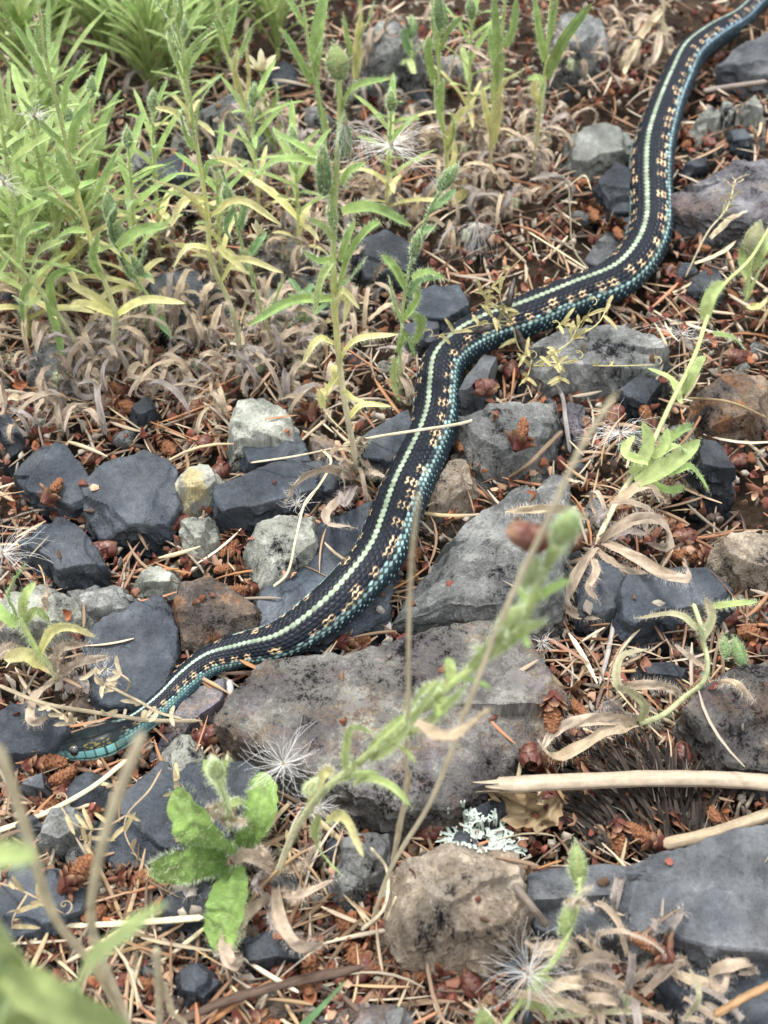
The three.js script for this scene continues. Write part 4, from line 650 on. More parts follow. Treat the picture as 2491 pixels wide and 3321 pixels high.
function plant(o) {
  const R = rng(o.seed ?? Math.floor(hash(+o.stem.split(/[ ,]/)[0], +o.stem.split(/[ ,]/)[1]) * 1e6)), sp = o.stem.split(' ').map((q) => q.split(',').map(Number)), low = o.mode === 'h';
  const base = PS(sp[0][0], sp[0][1], low ? (sp[0][2] ?? 0) / 100 : -0.001), lean = (o.lean ?? 0) / 100, L3 = [];
  sp.forEach(([u, v, e], i) => {
    if (!i) return L3.push(base.clone());
    if (low) return L3.push(PS(u, v, (e ?? 0.6) / 100));
    let p = PZ(u, v, base.z + lean * i / (sp.length - 1) + (e ?? 0) / 100); if (p.y < surf(p.x, p.z) + 0.002) p = PS(u, v, 0.003); L3.push(p);
  });
  const root = thing(o.name || 'hairy_plant', o.label, o.category || 'plant', base, o.group), pts = catmull(L3, 44), px = pts.map(project), [r0, r1] = (o.r || [0.8, 0.5]).map((x) => x / 1000), hg = new Geo(base);
  const SC = (o.cols || 'tpG').split('').map((k) => LEAFC[k][0]), n = SC.length - 1, colS = (t) => { const k = clamp(t * n, 0, n - 1e-6), i = Math.floor(k); return mulc(mixc(SC[i], SC[i + 1], k - i), 0.92 + 0.2 * noise(t * 22, 3, r0 * 9e3)); };
  const sg = new Geo(base); sg.tube(pts, (t) => lerp(r0, r1, t), colS, 8); sg.build('stem', M.stem, root);
  const HN = o.hair ?? 1; if (HN) hairsOnStem(hg, pts, (r0 + r1) / 2, R, 420 * HN, 0.0017, mulc(HAIRC.g, 1));
  const near = (u, v) => { let b = 0, d = 1e9; px.forEach((q, i) => { const e = (q[0] - u) ** 2 + (q[1] - v) ** 2; if (e < d) { d = e; b = i; } }); return b; };
  const leafName = { c: 'leaf', g: 'leaf', G: 'leaf', k: 'leaf', b: 'leaf', y: 'yellow_leaf', p: 'fading_leaf', t: 'withered_leaf', m: 'withered_leaf', d: 'withered_leaf', w: 'withered_leaf', s: 'withered_leaf' };
  (o.leaves || []).forEach((line) => {
    const [head, ...rest] = line.trim().split(' '), code = head[0], w = +head.slice(1), q = rest.map((s) => s.split(',').map(Number)), i0 = near(q[0][0], q[0][1]), s0 = pts[i0], tip = (R() * 2.6 - 0.9) / 100, out = [];
    q.forEach(([u, v, e], i) => {
      const t = i / (q.length - 1); let p;
      if (low) { const h0 = Math.max(0.001, s0.y - surf(s0.x, s0.z)); p = PS(u, v, e !== undefined ? e / 100 : i === 0 ? h0 : lerp(h0, 0.004 + R() * 0.006, t) + 0.004 * Math.sin(t * 3.1)); }
      else { p = PZ(u, v, s0.z + (e !== undefined ? e / 100 : tip * t)); const fl = surf(p.x, p.z) + 0.002; if (p.y < fl) p = PS(u, v, 'tmw'.includes(code) ? 0.004 + 0.010 * Math.sin(Math.PI * t * 0.85) : 0.002 + R() * 0.006); }
      out.push(p);
    });
    const mid = out[out.length >> 1], hint = TOCAM.clone().multiplyScalar(0.75).add(new V3(0, 0.7, 0)).add(jit(R, 0.9)).normalize(), wm = w * pxAt(mid) * 1.22;
    leafGeo(base, catmull(out, code === 'b' ? 48 : 18), wm, code, R, hint, code === 'b' ? 0.12 : 0.4, hg, Math.round((code === 'b' ? 420 : 'tmwp'.includes(code) ? 150 : 120) * HN), 0.0013 + 0.0004 * ('tmw'.includes(code) ? 1 : 0), o.prof).build(leafName[code], 'tmws'.includes(code) ? M.dry : M.leaf, root);
  });
  if (o.auto) { const [num, l0, l1, t0, t1, wmm, el] = o.auto, codes = o.autoCodes || 'yyggg'; for (let k = 0; k < num; k++) {
    const t = t0 + (t1 - t0) * (k + R() * 0.6) / num, i = Math.min(43, Math.floor(t * 44)), p = pts[i], T = pts[i + 1].clone().sub(p).normalize(), a = k * 2.399 + R() * 0.6, e = (el + (R() - 0.5) * 30) * D2R, h = new V3(Math.cos(a), 0, Math.sin(a)), L = (l0 + R() * (l1 - l0)) / 1000 * (1 - 0.35 * t), code = codes[Math.min(codes.length - 1, Math.floor((t - t0) / (t1 - t0 + 1e-6) * codes.length))], d = h.clone().multiplyScalar(Math.cos(e)).addScaledVector(T, Math.sin(e)), dr = (code === 'y' ? 0.9 : 0.3) * (0.4 + R());
    const cs = [0, 0.35, 0.7, 1].map((s) => p.clone().addScaledVector(d, L * s).add(new V3(h.x * L * 0.15 * s * s, -L * dr * s * s * 0.55, h.z * L * 0.15 * s * s)));
    cs.forEach((c) => { const f = surf(c.x, c.z) + 0.002; if (c.y < f) c.y = f; });
    leafGeo(base, catmull(cs, 12), wmm / 1000 * (0.8 + R() * 0.5), code, R, T.clone().addScaledVector(h, -0.6), 0.45, hg, Math.round(40 * HN), 0.0013).build(leafName[code], M.leaf, root); } }
  for (let k = 0; k < (o.dry || 0); k++) { const a = R() * 6.283, i = Math.floor(R() * (o.dryH ?? 5)), p = low ? pts[Math.min(i, 43)].clone() : pts[i].clone(); p.y = Math.max(p.y, surf(p.x, p.z) + 0.001) + R() * 0.004; p.y += 0.003 + R() * 0.005; const rm = (o.dryR ?? 0) * R() / 1000; p.x += Math.cos(a) * rm; p.z += Math.sin(a) * rm; p.y = Math.max(p.y, surf(p.x, p.z) + 0.002); curlLeaf(base, p, a + (R() - 0.5) * 3, 0.010 + R() * 0.024, 0.0008 + R() * R() * 0.0013, 0.2 + R() * 1.2, 2.2 + R() * 5.2, R() < 0.5 ? 't' : R() < 0.55 ? 'm' : R() < 0.7 ? 'w' : 'd', R, hg, Math.round(70 * Math.min(1, HN + 0.3))).build('withered_leaf', M.dry, root); }
  (o.buds || []).forEach((s) => { const [code, uv, w, h] = s.split(' '), [u, v] = uv.split(',').map(Number), i = near(u, v), a = pts[Math.min(44, i + 1)].clone().sub(pts[Math.max(0, i - 1)]).normalize(); let p = low ? PS(u, v, Math.max(0.004, pts[i].y - surf(pts[i].x, pts[i].z))) : PZ(u, v, pts[i].z + 0.002); const k = pxAt(p); p = p.addScaledVector(a, -h * k * 0.5); if (code === 'f') husk(base, p, a.add(jit(R, 0.5)).normalize(), h * k, R).build('husk', M.dry, root); else budGeo(base, p, a.add(jit(R, 0.25)).normalize(), w * k, h * k, code, R, hg).build('bud', M.leaf, root); });
  hg.build('hairs', M.hair, root, 'stuff'); return root;
}
const HP = 'hairy plants with withered lower leaves';
// upper left
plant({ label: 'tall hairy green plant nearest the left edge with three spreading yellow leaves low down', group: HP, stem: '238,815 246,720 250,683 205,550 170,425 135,275 100,125 78,-30', r: [1.15, 0.5], cols: 'tpyGG', dry: 13, dryR: 6, leaves: [
  'g15 105,190 70,115 22,42', 'g22 97,122 90,75 97,30', 'g11 137,250 145,180 187,112', 'g17 155,330 165,265 196,220', 'g14 150,325 100,280 42,210', 'g24 168,405 150,380 120,318', 'y17 165,465 130,430 104,398', 'g11 172,470 110,430 58,415', 'g12 200,440 220,395 255,325', 'g22 255,535 300,500 366,488', 'y18 250,683 200,640 143,610', 'y18 250,683 310,650 400,655', 'y15 250,680 175,655 150,662', 'g16 225,600 200,560 215,500', 'g13 190,500 150,500 110,530'] });
plant({ label: 'hairy green plant with drooping yellow leaf pairs halfway up, second tall stem from the left', group: HP, stem: '512,835 515,728 495,653 455,560 450,475 435,375 415,250 395,125 372,-20', r: [1.1, 0.5], cols: 'tpyGG', dry: 14, dryR: 7, leaves: [
  'g12 388,112 365,50 330,-5', 'g13 397,170 375,110 362,70', 'g11 403,172 410,110 456,57', 'g14 424,290 435,220 469,170', 'y12 398,262 370,240 334,232', 'g13 402,290 393,265 390,240', 'g14 420,322 405,290 394,258', 'y14 450,480 400,418 324,388', 'y16 442,432 400,433 369,490', 'y15 456,467 520,432 609,486', 'g11 438,392 450,352 482,350', 'y11 470,345 500,350 523,366', 'y13 462,542 410,533 376,577', 'y13 470,532 500,560 532,587', 't10 515,720 482,690 486,650 502,664', 'g12 385,60 392,20 388,-20', 'y14 478,610 520,560 612,590'] });
plant({ label: 'sharp hairy green plant in the centre with yellow curled leaves under a bare dry base', stem: '775,1042 770,1000 745,870 730,750 722,640 720,560 722,450 728,350 735,250 730,150', r: [1.1, 0.8], cols: 'tsyGGG', lean: 0.2, dry: 7, dryR: 3, leaves: [
  'g19 690,353 610,345 531,400', 'g13 700,350 640,310 594,287', 'g15 735,250 765,190 848,168', 'g22 738,457 800,448 890,490', 'g15 728,645 760,540 800,490 822,478', 'g14 716,560 690,565 655,545', 'g14 735,565 752,510 768,477', 'g18 722,645 630,650 534,704', 'G18 722,560 697,600 680,685', 'g20 718,430 702,385 690,340', 'y13 725,642 748,630 777,667', 'y13 722,692 728,642 750,645 742,700', 'y14 720,742 688,733 653,786', 'y14 728,792 770,735 860,722', 'y13 735,802 705,850 700,880 752,942', 'y12 732,832 722,795 737,800', 'y12 740,842 762,862 790,870', 'y12 752,907 780,876 846,878', 'y15 700,880 695,850 705,840',
  't17 775,1037 700,1012 640,1040 618,1085', 't18 770,1052 720,1090 705,1130 764,1140', 't12 775,1032 800,1020 832,1030', 't15 765,1020 735,1000 745,1060', 'm14 770,1045 740,1090 735,1060', 'k14 735,620 760,600 790,560', 'G13 724,520 700,490 665,470', 'g14 738,400 755,370 790,350'], buds: ['k 703,372 36 110', 'k 750,302 30 80', 'c 733,140 50 60', 'f 733,128 10 46', 'g 722,470 22 60'] });
plant({ label: 'green stem with broad leaves rising at the top edge just behind the central plant', stem: '724,455 715,420 700,290 685,200 670,120 652,-15', r: [0.8, 0.55], cols: 'GGG', lean: -0.4, leaves: ['g30 706,290 682,215 686,140', 'g18 672,182 640,120 604,58', 'g28 680,160 690,60 706,-20', 'g12 660,60 635,20 618,-15', 'g13 672,140 690,110 700,80', 'g22 712,400 690,360 668,330'] });
plant({ label: 'small grey green budding plant between the central stem and the snake', stem: '866,862 864,790 868,700 880,600 897,540 930,450 963,395', r: [0.6, 0.45], cols: 'GGkk', dry: 3, leaves: ['g16 875,622 850,575 824,549', 'g13 890,602 920,588 962,603', 'k14 882,642 905,605 952,600', 'g20 895,742 908,690 893,675', 'g15 858,762 880,720 898,770', 'G15 855,772 853,830 864,867', 'k13 932,452 960,430 984,408', 'g15 870,700 850,660 840,600', 'g14 872,690 900,650 905,610', 'k12 900,535 915,500 940,490'], buds: ['k 900,532 24 56', 'k 963,386 30 58', 'g 690,0 4 4'].slice(0, 2) });
plant({ label: 'upright green plant with yellowing lower leaves at the top centre', group: HP, stem: '972,440 970,420 964,325 949,200 946,75 930,-15', r: [1.1, 0.6], cols: 'tyGG', dry: 12, dryR: 6, leaves: ['g12 948,122 940,60 935,20', 'g15 938,182 925,110 929,76', 'g11 950,112 975,60 1002,34', 'g18 957,242 955,200 957,172', 'g17 962,302 940,232 938,176', 'y15 967,332 975,280 1000,235 1032,227', 'y15 970,382 985,332 980,296', 'y17 972,440 1000,420 1006,383', 't10 970,165 1000,100 1062,132', 'G16 966,330 985,280 975,240', 'g14 945,80 960,40 955,0'], buds: ['k 944,30 24 70'] });
plant({ label: 'upright green plant with three tall leaves at the top, right of centre', group: HP, stem: '1059,412 1062,270 1070,200 1082,100 1092,-15', r: [1.0, 0.6], cols: 'tyGG', dry: 11, dryR: 6, leaves: ['g15 1080,112 1072,60 1068,-10', 'g15 1090,102 1108,60 1115,-10', 'G22 1068,222 1078,150 1086,112', 'y15 1060,292 1045,222 1040,186', 'y16 1065,312 1078,240 1082,205', 'y11 1072,232 1090,180 1127,153', 'g16 1075,160 1060,100 1058,60'] });
plant({ label: 'rightmost upright green plant with one long blade reaching up right at the top', group: HP, stem: '1152,380 1165,250 1178,160 1186,60 1193,-15', r: [1.0, 0.6], cols: 'tyGG', dry: 10, dryR: 6, leaves: ['g20 1180,168 1222,80 1280,6', 'g16 1175,132 1162,60 1153,-10', 'g17 1183,92 1192,40 1203,-15', 'g13 1172,212 1165,170 1138,172', 'y15 1165,232 1152,195 1160,170', 'G16 1170,240 1172,200 1178,180'] });
plant({ name: 'dry_plant', label: 'dead straw coloured plant with hanging blades at the top left of the tail', stem: '1425,120 1430,60 1436,-20', r: [0.8, 0.6], cols: 'ss', hair: 0.4, dry: 5, leaves: ['s18 1430,22 1385,80 1342,172', 's15 1430,42 1442,100 1468,132', 't14 1428,60 1410,130 1390,150', 't16 1428,50 1380,40 1370,70'] });
plant({ label: 'green plant leaning left over the dark stone at the left edge', group: HP, stem: '198,800 170,752 120,672 65,602 0,540 -40,500', r: [1.2, 0.7], cols: 'tpGG', dry: 9, dryR: 6, leaves: ['g16 118,672 112,600 165,573', 'g15 100,640 125,720 135,778', 'g15 70,605 50,650 52,700', 'y15 130,690 120,730 140,775', 'G18 65,600 90,540 140,520', 'g17 40,570 60,500 110,480', 'g15 20,555 -10,600 -30,640', 'G15 90,640 60,660 30,640'] });
plant({ label: 'bushy green plant cut by the left edge above the dry mat', group: HP, stem: '62,740 55,640 40,520 20,380 0,260', r: [1.2, 0.6], cols: 'yGG', dry: 8, dryR: 8, auto: [22, 24, 42, 0.1, 0.95, 3.2, 40], autoCodes: 'yGcgcc' });
plant({ label: 'green plant with long drooping leaves behind the leftmost stems', group: HP, stem: '130,640 128,560 110,450 80,330 60,230', r: [1.1, 0.6], cols: 'yGG', dry: 7, dryR: 8, auto: [22, 24, 44, 0.1, 0.95, 3.2, 45], autoCodes: 'yGcgcc' });
plant({ label: 'dark budding stem leaning left in front of the three yellow leaves', stem: '384,745 378,728 320,640 285,590 250,520 232,445', r: [0.8, 0.5], cols: 'pGkk', dry: 8, dryR: 5, leaves: ['k16 330,650 345,690 372,730', 'k15 300,610 270,590 255,560', 'k15 290,590 310,560 315,520', 'k15 262,540 240,510 235,480', 'g14 340,670 320,690 300,720', 'k13 275,570 300,590 330,600', 'k14 250,520 235,470 250,440'], buds: ['k 236,455 30 60', 'k 262,505 24 46', 'k 298,575 20 44'] });
plant({ label: 'thin grey green budding stem with a dry star head left of the central plant', stem: '608,785 565,670 545,600 520,520 500,430 480,370 474,345', r: [0.7, 0.4], cols: 'tGkk', dry: 10, dryR: 6, leaves: ['k13 505,450 490,490 500,520', 'k14 530,560 560,520 575,500', 'G15 550,610 540,560 520,540', 'k12 515,500 525,460 528,420', 'G14 570,680 600,640 612,600', 'k13 540,585 515,575 500,555'], buds: ['k 492,422 24 40', 'f 475,345 10 42', 'f 560,495 10 34'] });
plant({ label: 'pale flowering stem with a papery star head in the upper left', stem: '232,470 215,400 195,365 182,350', r: [0.6, 0.4], cols: 'Gkk', lean: 1.2, leaves: ['G14 218,410 240,360 260,330'], buds: ['f 181,338 10 50'] });
plant({ label: 'yellow green thin stem behind the second tall plant at the top', group: HP, stem: '540,300 530,230 510,170 485,100 466,-15', r: [0.9, 0.6], cols: 'tyG', dry: 7, dryR: 8, leaves: ['y15 520,200 505,150 512,105', 'y14 530,230 540,180 532,80', 'g14 492,110 475,60 465,40', 'g14 488,100 500,50 510,0', 'y13 532,240 515,220 500,150', 'g13 500,140 530,100 545,60'] });
plant({ label: 'slender green stem with a dry husk on top in the upper middle', group: HP, stem: '598,350 590,310 575,230 565,152', r: [0.8, 0.5], cols: 'pGG', dry: 7, dryR: 8, leaves: ['g14 580,250 600,210 598,180', 'g14 590,310 570,260 560,230', 'G14 592,320 610,260 605,230', 'g12 575,230 560,200 555,180'], buds: ['f 562,135 10 50'] });
plant({ label: 'green plant rising right of the central stem at the top edge', group: HP, stem: '765,215 770,150 775,80 780,-20', r: [0.9, 0.6], cols: 'tyG', dry: 7, dryR: 8, leaves: ['y20 768,170 770,90 778,20', 'g14 770,150 750,90 740,30', 'g14 775,90 800,40 810,0'] });
plant({ label: 'small green sprig with a round bud at the top beside the grey stone', stem: '897,190 890,120 886,60', r: [0.7, 0.5], cols: 'pGk', dry: 6, dryR: 8, leaves: ['k13 890,120 875,90 872,60', 'k13 892,130 910,100 925,85', 'G13 895,160 880,130 870,140'], buds: ['k 888,60 28 40'] });
plant({ label: 'small feathery green sprig at the foot of the central plant', stem: '668,735 660,690 655,630', r: [0.8, 0.5], cols: 'pGk', auto: [14, 9, 16, 0.15, 0.98, 2.0, 50], autoCodes: 'Gkkk' });
// green clumps behind, upper left
[['330,215 320,120 305,30', 'dense green clump beside the dark hollow in the upper left'], ['235,150 225,70 215,-20', 'green clump at the top edge left of the densest one'], ['400,90 400,20 395,-40', 'green clump at the top edge between the two tall stems'], ['140,110 130,40 120,-30', 'green clump at the top left behind the tall plant'], ['560,70 560,0 560,-50', 'small green clump at the top edge left of the centre'], ['40,200 40,100 35,10', 'green clump at the left edge near the top'], ['470,-15 470,-80 468,-140', 'pale green clump beyond the top edge'], ['280,-40 280,-110 280,-170', 'light green clump beyond the top left edge'], ['90,-50 95,-130 100,-190', 'green clump in the top left corner'], ['380,190 375,120 380,60', 'green clump between the dark hollow and the second tall stem'], ['640,-10 640,-80 640,-140', 'faint green clump at the top edge behind the broad leaved stem'],
['600,130 598,60 596,10', 'green tuft near the top, left of the broad leaved stem'], ['470,150 468,80 465,20', 'green tuft right of the second tall stem near the top'], ['110,330 105,240 100,180', 'leafy green clump behind the tall left plant'], ['25,430 25,330 20,260', 'leafy green clump at the left edge below the seed fluff'], ['95,560 90,470 85,400', 'leafy green clump low between the left stems'], ['10,620 8,520 5,450', 'leafy green clump touching the left edge in the middle'], ['200,60 200,-10 198,-60', 'green tuft behind the top of the tall left plant'], ['330,60 330,-10 330,-60', 'green tuft at the top, straight above the dark hollow'], ['180,560 178,480 175,430', 'small leafy clump behind the dark budding stem']].forEach(([stem, label], i) => plant({ label, name: 'green_clump', category: 'plant', group: 'green clumps behind', stem, r: [1.2, 0.6], cols: 'yGG', seed: 500 + i, hair: 0.35, dry: i < 4 || i === 9 ? 6 : 2, dryR: 12, auto: [i === 4 || i > 9 ? 24 : 42, 30, 64, 0.03, 0.9, i > 9 ? 2.8 : 3.3, 62], autoCodes: i > 9 ? 'cccgcc' : 'cGccgc' }));
[['80,690', 7], ['200,760', 8], ['280,760', 8], ['430,720', 8], ['540,700', 8], ['600,720', 7], ['20,790', 6], ['620,420', 9], ['835,330', 9], ['905,330', 8], ['1110,450', 9], ['1005,520', 9], ['1180,310', 8], ['700,880', 6], ['420,800', 10], ['320,830', 8], ['560,800', 10], ['120,830', 7], ['40,960', 6], ['650,330', 6], ['1230,150', 7], ['1370,120', 7], ['1010,180', 6], ['880,260', 6], ['560,300', 8], ['480,420', 8], ['720,480', 7], ['640,560', 7], ['860,450', 7], ['1000,330', 7], ['1110,320', 7], ['230,880', 7], ['760,640', 6], ['330,700', 7], ['470,880', 6], ['640,800', 8], ['790,740', 6], ['150,900', 5]].forEach(([b, n], i) => {
  const [u, v] = b.split(',').map(Number), w = ['under the leftmost bushy plant', 'at the foot of the leaning plant', 'beneath the dark budding stem', 'right of the yellow leaf pairs', 'around the thin star headed stem', 'left of the feathery sprig', 'at the left edge below the greenery', 'by the grey stone', 'below the seed fluff', 'left of the upright stems', 'between the upright stems', 'beside the hanging fluff', 'near the olive stone', 'against the white boulder', 'on the left mat', 'beneath the yellow leaves', 'on the middle of the mat', 'at the left mat edge', 'at the left edge over the slate', 'behind the central plant', 'under the top right stems', 'left of the tail', 'behind the upright stems', 'at the grey top stone', 'left of the grey stone stems', 'in front of the yellow leaf pairs', 'left of the dark slate', 'beside the brown grey flat stone', 'above the dark slate', 'under the top centre plant', 'under the third upright plant', 'at the front edge of the left mat', 'behind the thin budding plant', 'between the yellow leaf stems', 'over the needles on the left', 'left of the boulder top', 'under the budding plant', 'over the cones on the left'][i];
  plant({ name: 'withered_rosette', category: 'dead plant', label: 'withered tan rosette of curled fuzzy leaves ' + w, group: 'withered rosettes', stem: `${u},${v} ${u + 3},${v - 22}`, r: [1.0, 0.5], cols: 'tt', hair: 0.6, dry: n + 3, dryR: 13, dryH: 20, seed: 900 + i });
});
// more slender stems standing among the tall ones
[['300,690 292,560 285,430 276,300', 'behind the dark budding stem'], ['170,610 166,480 160,360 150,250', 'between the two leftmost tall plants'], ['345,560 340,450 332,330 330,220', 'just left of the second tall stem'], ['560,480 556,390 548,290 545,210', 'right of the second tall stem'], ['650,560 644,470 640,380 632,300', 'left of the central plant'], ['40,660 34,560 30,460 22,360', 'at the left edge'], ['215,500 210,400 200,290 196,190', 'right of the tall left plant'], ['480,610 474,520 470,430 466,350', 'behind the star headed stem'], ['835,470 838,390 842,300 846,220', 'behind the large white seed fluff'], ['1010,300 1012,220 1016,120 1020,20', 'between the two yellow based plants'], ['410,330 405,240 398,150 396,60', 'behind the second tall stem near the top'], ['90,430 86,330 84,230 82,140', 'behind the tall left plant near the top']].forEach(([stem, where], i) => plant({ label: 'slender upright pale green plant with narrow leaves ' + where, group: HP, stem, r: [0.8, 0.45], cols: 'tyGG', seed: 700 + i, dry: 5, dryR: 7, auto: [17, 18, 34, 0.08, 0.99, 2.7, 48], autoCodes: 'yyGcgcg', buds: [`k ${stem.split(' ')[3]} 22 40`] }));
// right side
plant({ label: 'fuzzy pale green plant sprawling up right from brown curled leaves at the right', mode: 'h', stem: '1285,1178,0.8 1340,1070,1.2 1395,985,1.8 1450,870,2.4 1500,770,3 1530,680,3.4 1560,620,3.8 1620,560,4.4 1675,470,5', r: [1.0, 0.6], cols: 'spGGG', dry: 3, leaves: [
  'G32 1375,1045,1.6 1450,1000,1.8 1512,950,1.6', 'G24 1365,1025,1.6 1400,960,2.4 1388,912,2.8', 'G22 1372,1022,1.4 1430,965,2.2 1442,925,2.4', 'g15 1430,960 1470,930 1503,920', 'g17 1440,1025 1490,1010 1532,1062', 'G18 1410,990,1.8 1455,965,2 1490,980,1.4', 'G22 1478,852,2.2 1503,800,3 1522,768,3', 'G15 1470,872 1450,822 1398,795', 'G24 1522,692,3.2 1532,640,4 1562,608,4', 'g15 1540,722 1580,730 1607,752', 'G18 1400,1000,2 1350,980,2.4 1370,940,2.2', 'g16 1390,1030,1.2 1440,1060,1 1480,1050,0.8',
  'w20 1318,1100,1 1390,1050,1.6 1440,1085,1', 't24 1300,1167,1 1370,1122,1.8 1432,1130,1.4 1440,1178,0.9 1395,1172,1', 't22 1303,1172,1 1370,1202,1.6 1440,1242,1.2 1483,1250,1.2 1480,1212,1.6', 't20 1285,1182,0.9 1240,1250,1.4 1220,1300,1 1245,1325,0.6 1297,1336,0.8', 't15 1277,1202,0.8 1285,1240,1.2 1272,1270,1 1292,1296,0.6', 't15 1290,1187,0.8 1340,1227,1 1402,1242,0.6', 'm14 1300,1175,0.6 1350,1150,1 1400,1155,0.8', 'w18 1270,1120,1.5 1180,1100,2 1090,1105,1.8'] });
plant({ label: 'half dried grey green plant with long fuzzy leaves lying right of the biggest rock', mode: 'h', stem: '1375,1565,0.5 1429,1546,0.9 1479,1506,1.4 1519,1474,1.8 1529,1434,2.2 1519,1386,2.6 1512,1345,3 1497,1302,3.4', r: [0.9, 0.7], cols: 'pppp', leaves: [
  'p17 1517,1382 1537,1330,3.2 1523,1290,3.6', 'p13 1507,1362 1470,1330,3.4 1376,1336,2', 'G13 1532,1312,2.8 1580,1305,3.4 1637,1300,3', 't11 1522,1442 1490,1420,2 1457,1392,1.6', 'w26 1379,1563 1300,1588,1.6 1200,1640,1 1165,1605,0.9', 't22 1377,1560 1280,1553,2 1205,1572,1.6 1165,1622,0.8', 'p18 1379,1563 1393,1520,1.4 1360,1490,1.8 1335,1478,2 1342,1420,2.2 1402,1402,1.6', 't17 1340,1487,1.2 1400,1478,1.8 1450,1488,1.6 1478,1508,1', 'w13 1530,1480,1.4 1590,1475,1.6 1628,1512,0.8', 'm14 1340,1540,0.8 1310,1520,1.2 1290,1560,0.8'], buds: ['k 1600,1412 30 50', 'k 1565,1402 22 34'] });
plant({ label: 'yellow green bud stalk crossing the tan boulder and corner slab, lower right', mode: 'h', stem: '1075,2235,0.6 1150,2130,1.6 1200,2070,2.4 1230,2010,3 1250,1945,3.4 1252,1890,3.8', r: [0.7, 0.6], cols: 'GGG', leaves: ['G60 1160,2180,1 1170,2150,1.6 1180,2105,1.2', 'G24 1175,2110,1.6 1190,2150,1.2 1222,2185,0.8', 'p14 1235,1950,3.2 1260,1925,3.6 1275,1915,3.4', 'w12 1225,1945,2.4 1250,1950,2.8 1275,1960,2.2', 'G40 1060,2230,0.6 1040,2210,1 1035,2180,1.2'], buds: ['c 1252,1872 42 74', 'c 1226,1985 34 66'] });
plant({ name: 'withered_plant', category: 'dead plant', label: 'tangle of curled pinkish tan withered leaves in front of the corner slab', mode: 'h', stem: '1330,2190,0.4 1345,2170,0.6 1355,2155,0.8', r: [0.8, 0.5], cols: 'tt', dry: 34, dryR: 21, dryH: 40, leaves: ['t12 1312,2160,0.3 1290,2080,0.7 1270,2010,0.8', 't11 1300,2060,0.8 1290,2020,1.2 1330,2008,1.2 1400,2030,1 1480,2110,0.5', 't13 1530,2110,0.4 1560,2140,0.7 1580,2085,0.5', 'p11 1180,2200,0.8 1300,2185,1.4 1450,2190,1.2', 'p11 1480,2200,0.6 1510,2150,1.4 1490,2090,1.4', 'w10 1380,2110,1.4 1410,2085,2 1440,2100,1.6', 'm13 1340,2190,0.6 1330,2140,1.2 1300,2120,1'] });
// foreground
plant({ label: 'long blurred green stem rising from a withered rosette towards the viewer, with a budded tip', stem: '592,1905 640,1790 700,1708 790,1635 880,1555 960,1490 1050,1420 1130,1340 1170,1240 1222,1160', r: [1.0, 0.8], cols: 'spGGGG', lean: 0.6, auto: [16, 9, 17, 0.25, 0.97, 2.6, 60], autoCodes: 'GGgg', leaves: [
  'y18 668,1745 700,1670 722,1668', 'G22 690,1762 690,1830 740,1892', 'y20 705,1772 752,1772 786,1852', 'G15 765,1692 805,1682 850,1700 888,1742', 'G15 745,1662 747,1610 762,1568 803,1582', 'G22 800,1640 860,1600 955,1465', 'G20 850,1590 930,1560 1010,1480', 'G24 1010,1450 1060,1400 1090,1360', 'G26 1040,1425 1110,1370 1180,1335', 'G16 960,1480 920,1490 890,1530', 'w22 900,1560,1 965,1592,1.4 1062,1530,1',
  't22 590,1882 540,1850 500,1872 498,1925', 't26 582,1932 520,1990 484,2052 500,2085 528,2072', 't26 596,1912 610,2000 640,2042 702,2040', 't15 600,1884 650,1872 682,1830', 't15 604,1928 650,1932 722,1900', 'm16 590,1900 560,1890 545,1910 565,1925', 'm15 600,1930 580,1980 590,2010', 't14 590,1890 570,1840 540,1850'], buds: ['G 1145,1240 40 84', 'g 1222,1140 60 96', 'G 1100,1340 44 90', 'y 668,1700 20 40'] });
plant({ name: 'broad_leaf_rosette', label: 'rosette of four broad hairy green leaves in the lower left', mode: 'h', stem: '492,1850,0.2 495,1842,0.5 500,1835,0.8', r: [1.5, 1], cols: 'bb', prof: (t) => (0.32 + 0.68 * Math.sin(Math.PI * Math.min(1, 0.12 + t * 0.62)) ** 1.1) * Math.sqrt(Math.max(0.001, 1 - Math.max(0, (t - 0.72) / 0.28) ** 2.2)) * (1 + 0.05 * Math.sin(t * 46)), leaves: [
  'b92 490,1846,0.6 425,1792,2 372,1712,2', 'b56 520,1838,0.6 560,1760,1.8 572,1668,1.8', 'b64 488,1860,0.6 405,1868,1.6 325,1893,0.9', 'b84 498,1868,0.6 492,1960,1.6 468,2055,0.9', 'm44 440,1905,0.4 410,1912,0.8 372,1920,0.3'] });
plant({ label: 'small pale hairy shoot with a green tip standing behind the broad rosette', stem: '500,1795 490,1735 478,1700 462,1640', r: [0.7, 0.7], cols: 'pGG', lean: 0.8, leaves: ['G15 490,1742 515,1732 545,1757', 'p16 492,1750 470,1740 462,1770', 'w14 495,1770 520,1775 532,1780', 'G20 478,1700 455,1670 440,1640', 'G18 474,1690 482,1650 490,1640', 'G16 478,1710 470,1680 450,1690', 't20 492,1780 460,1750 450,1770'], buds: ['G 466,1665 36 66'] });
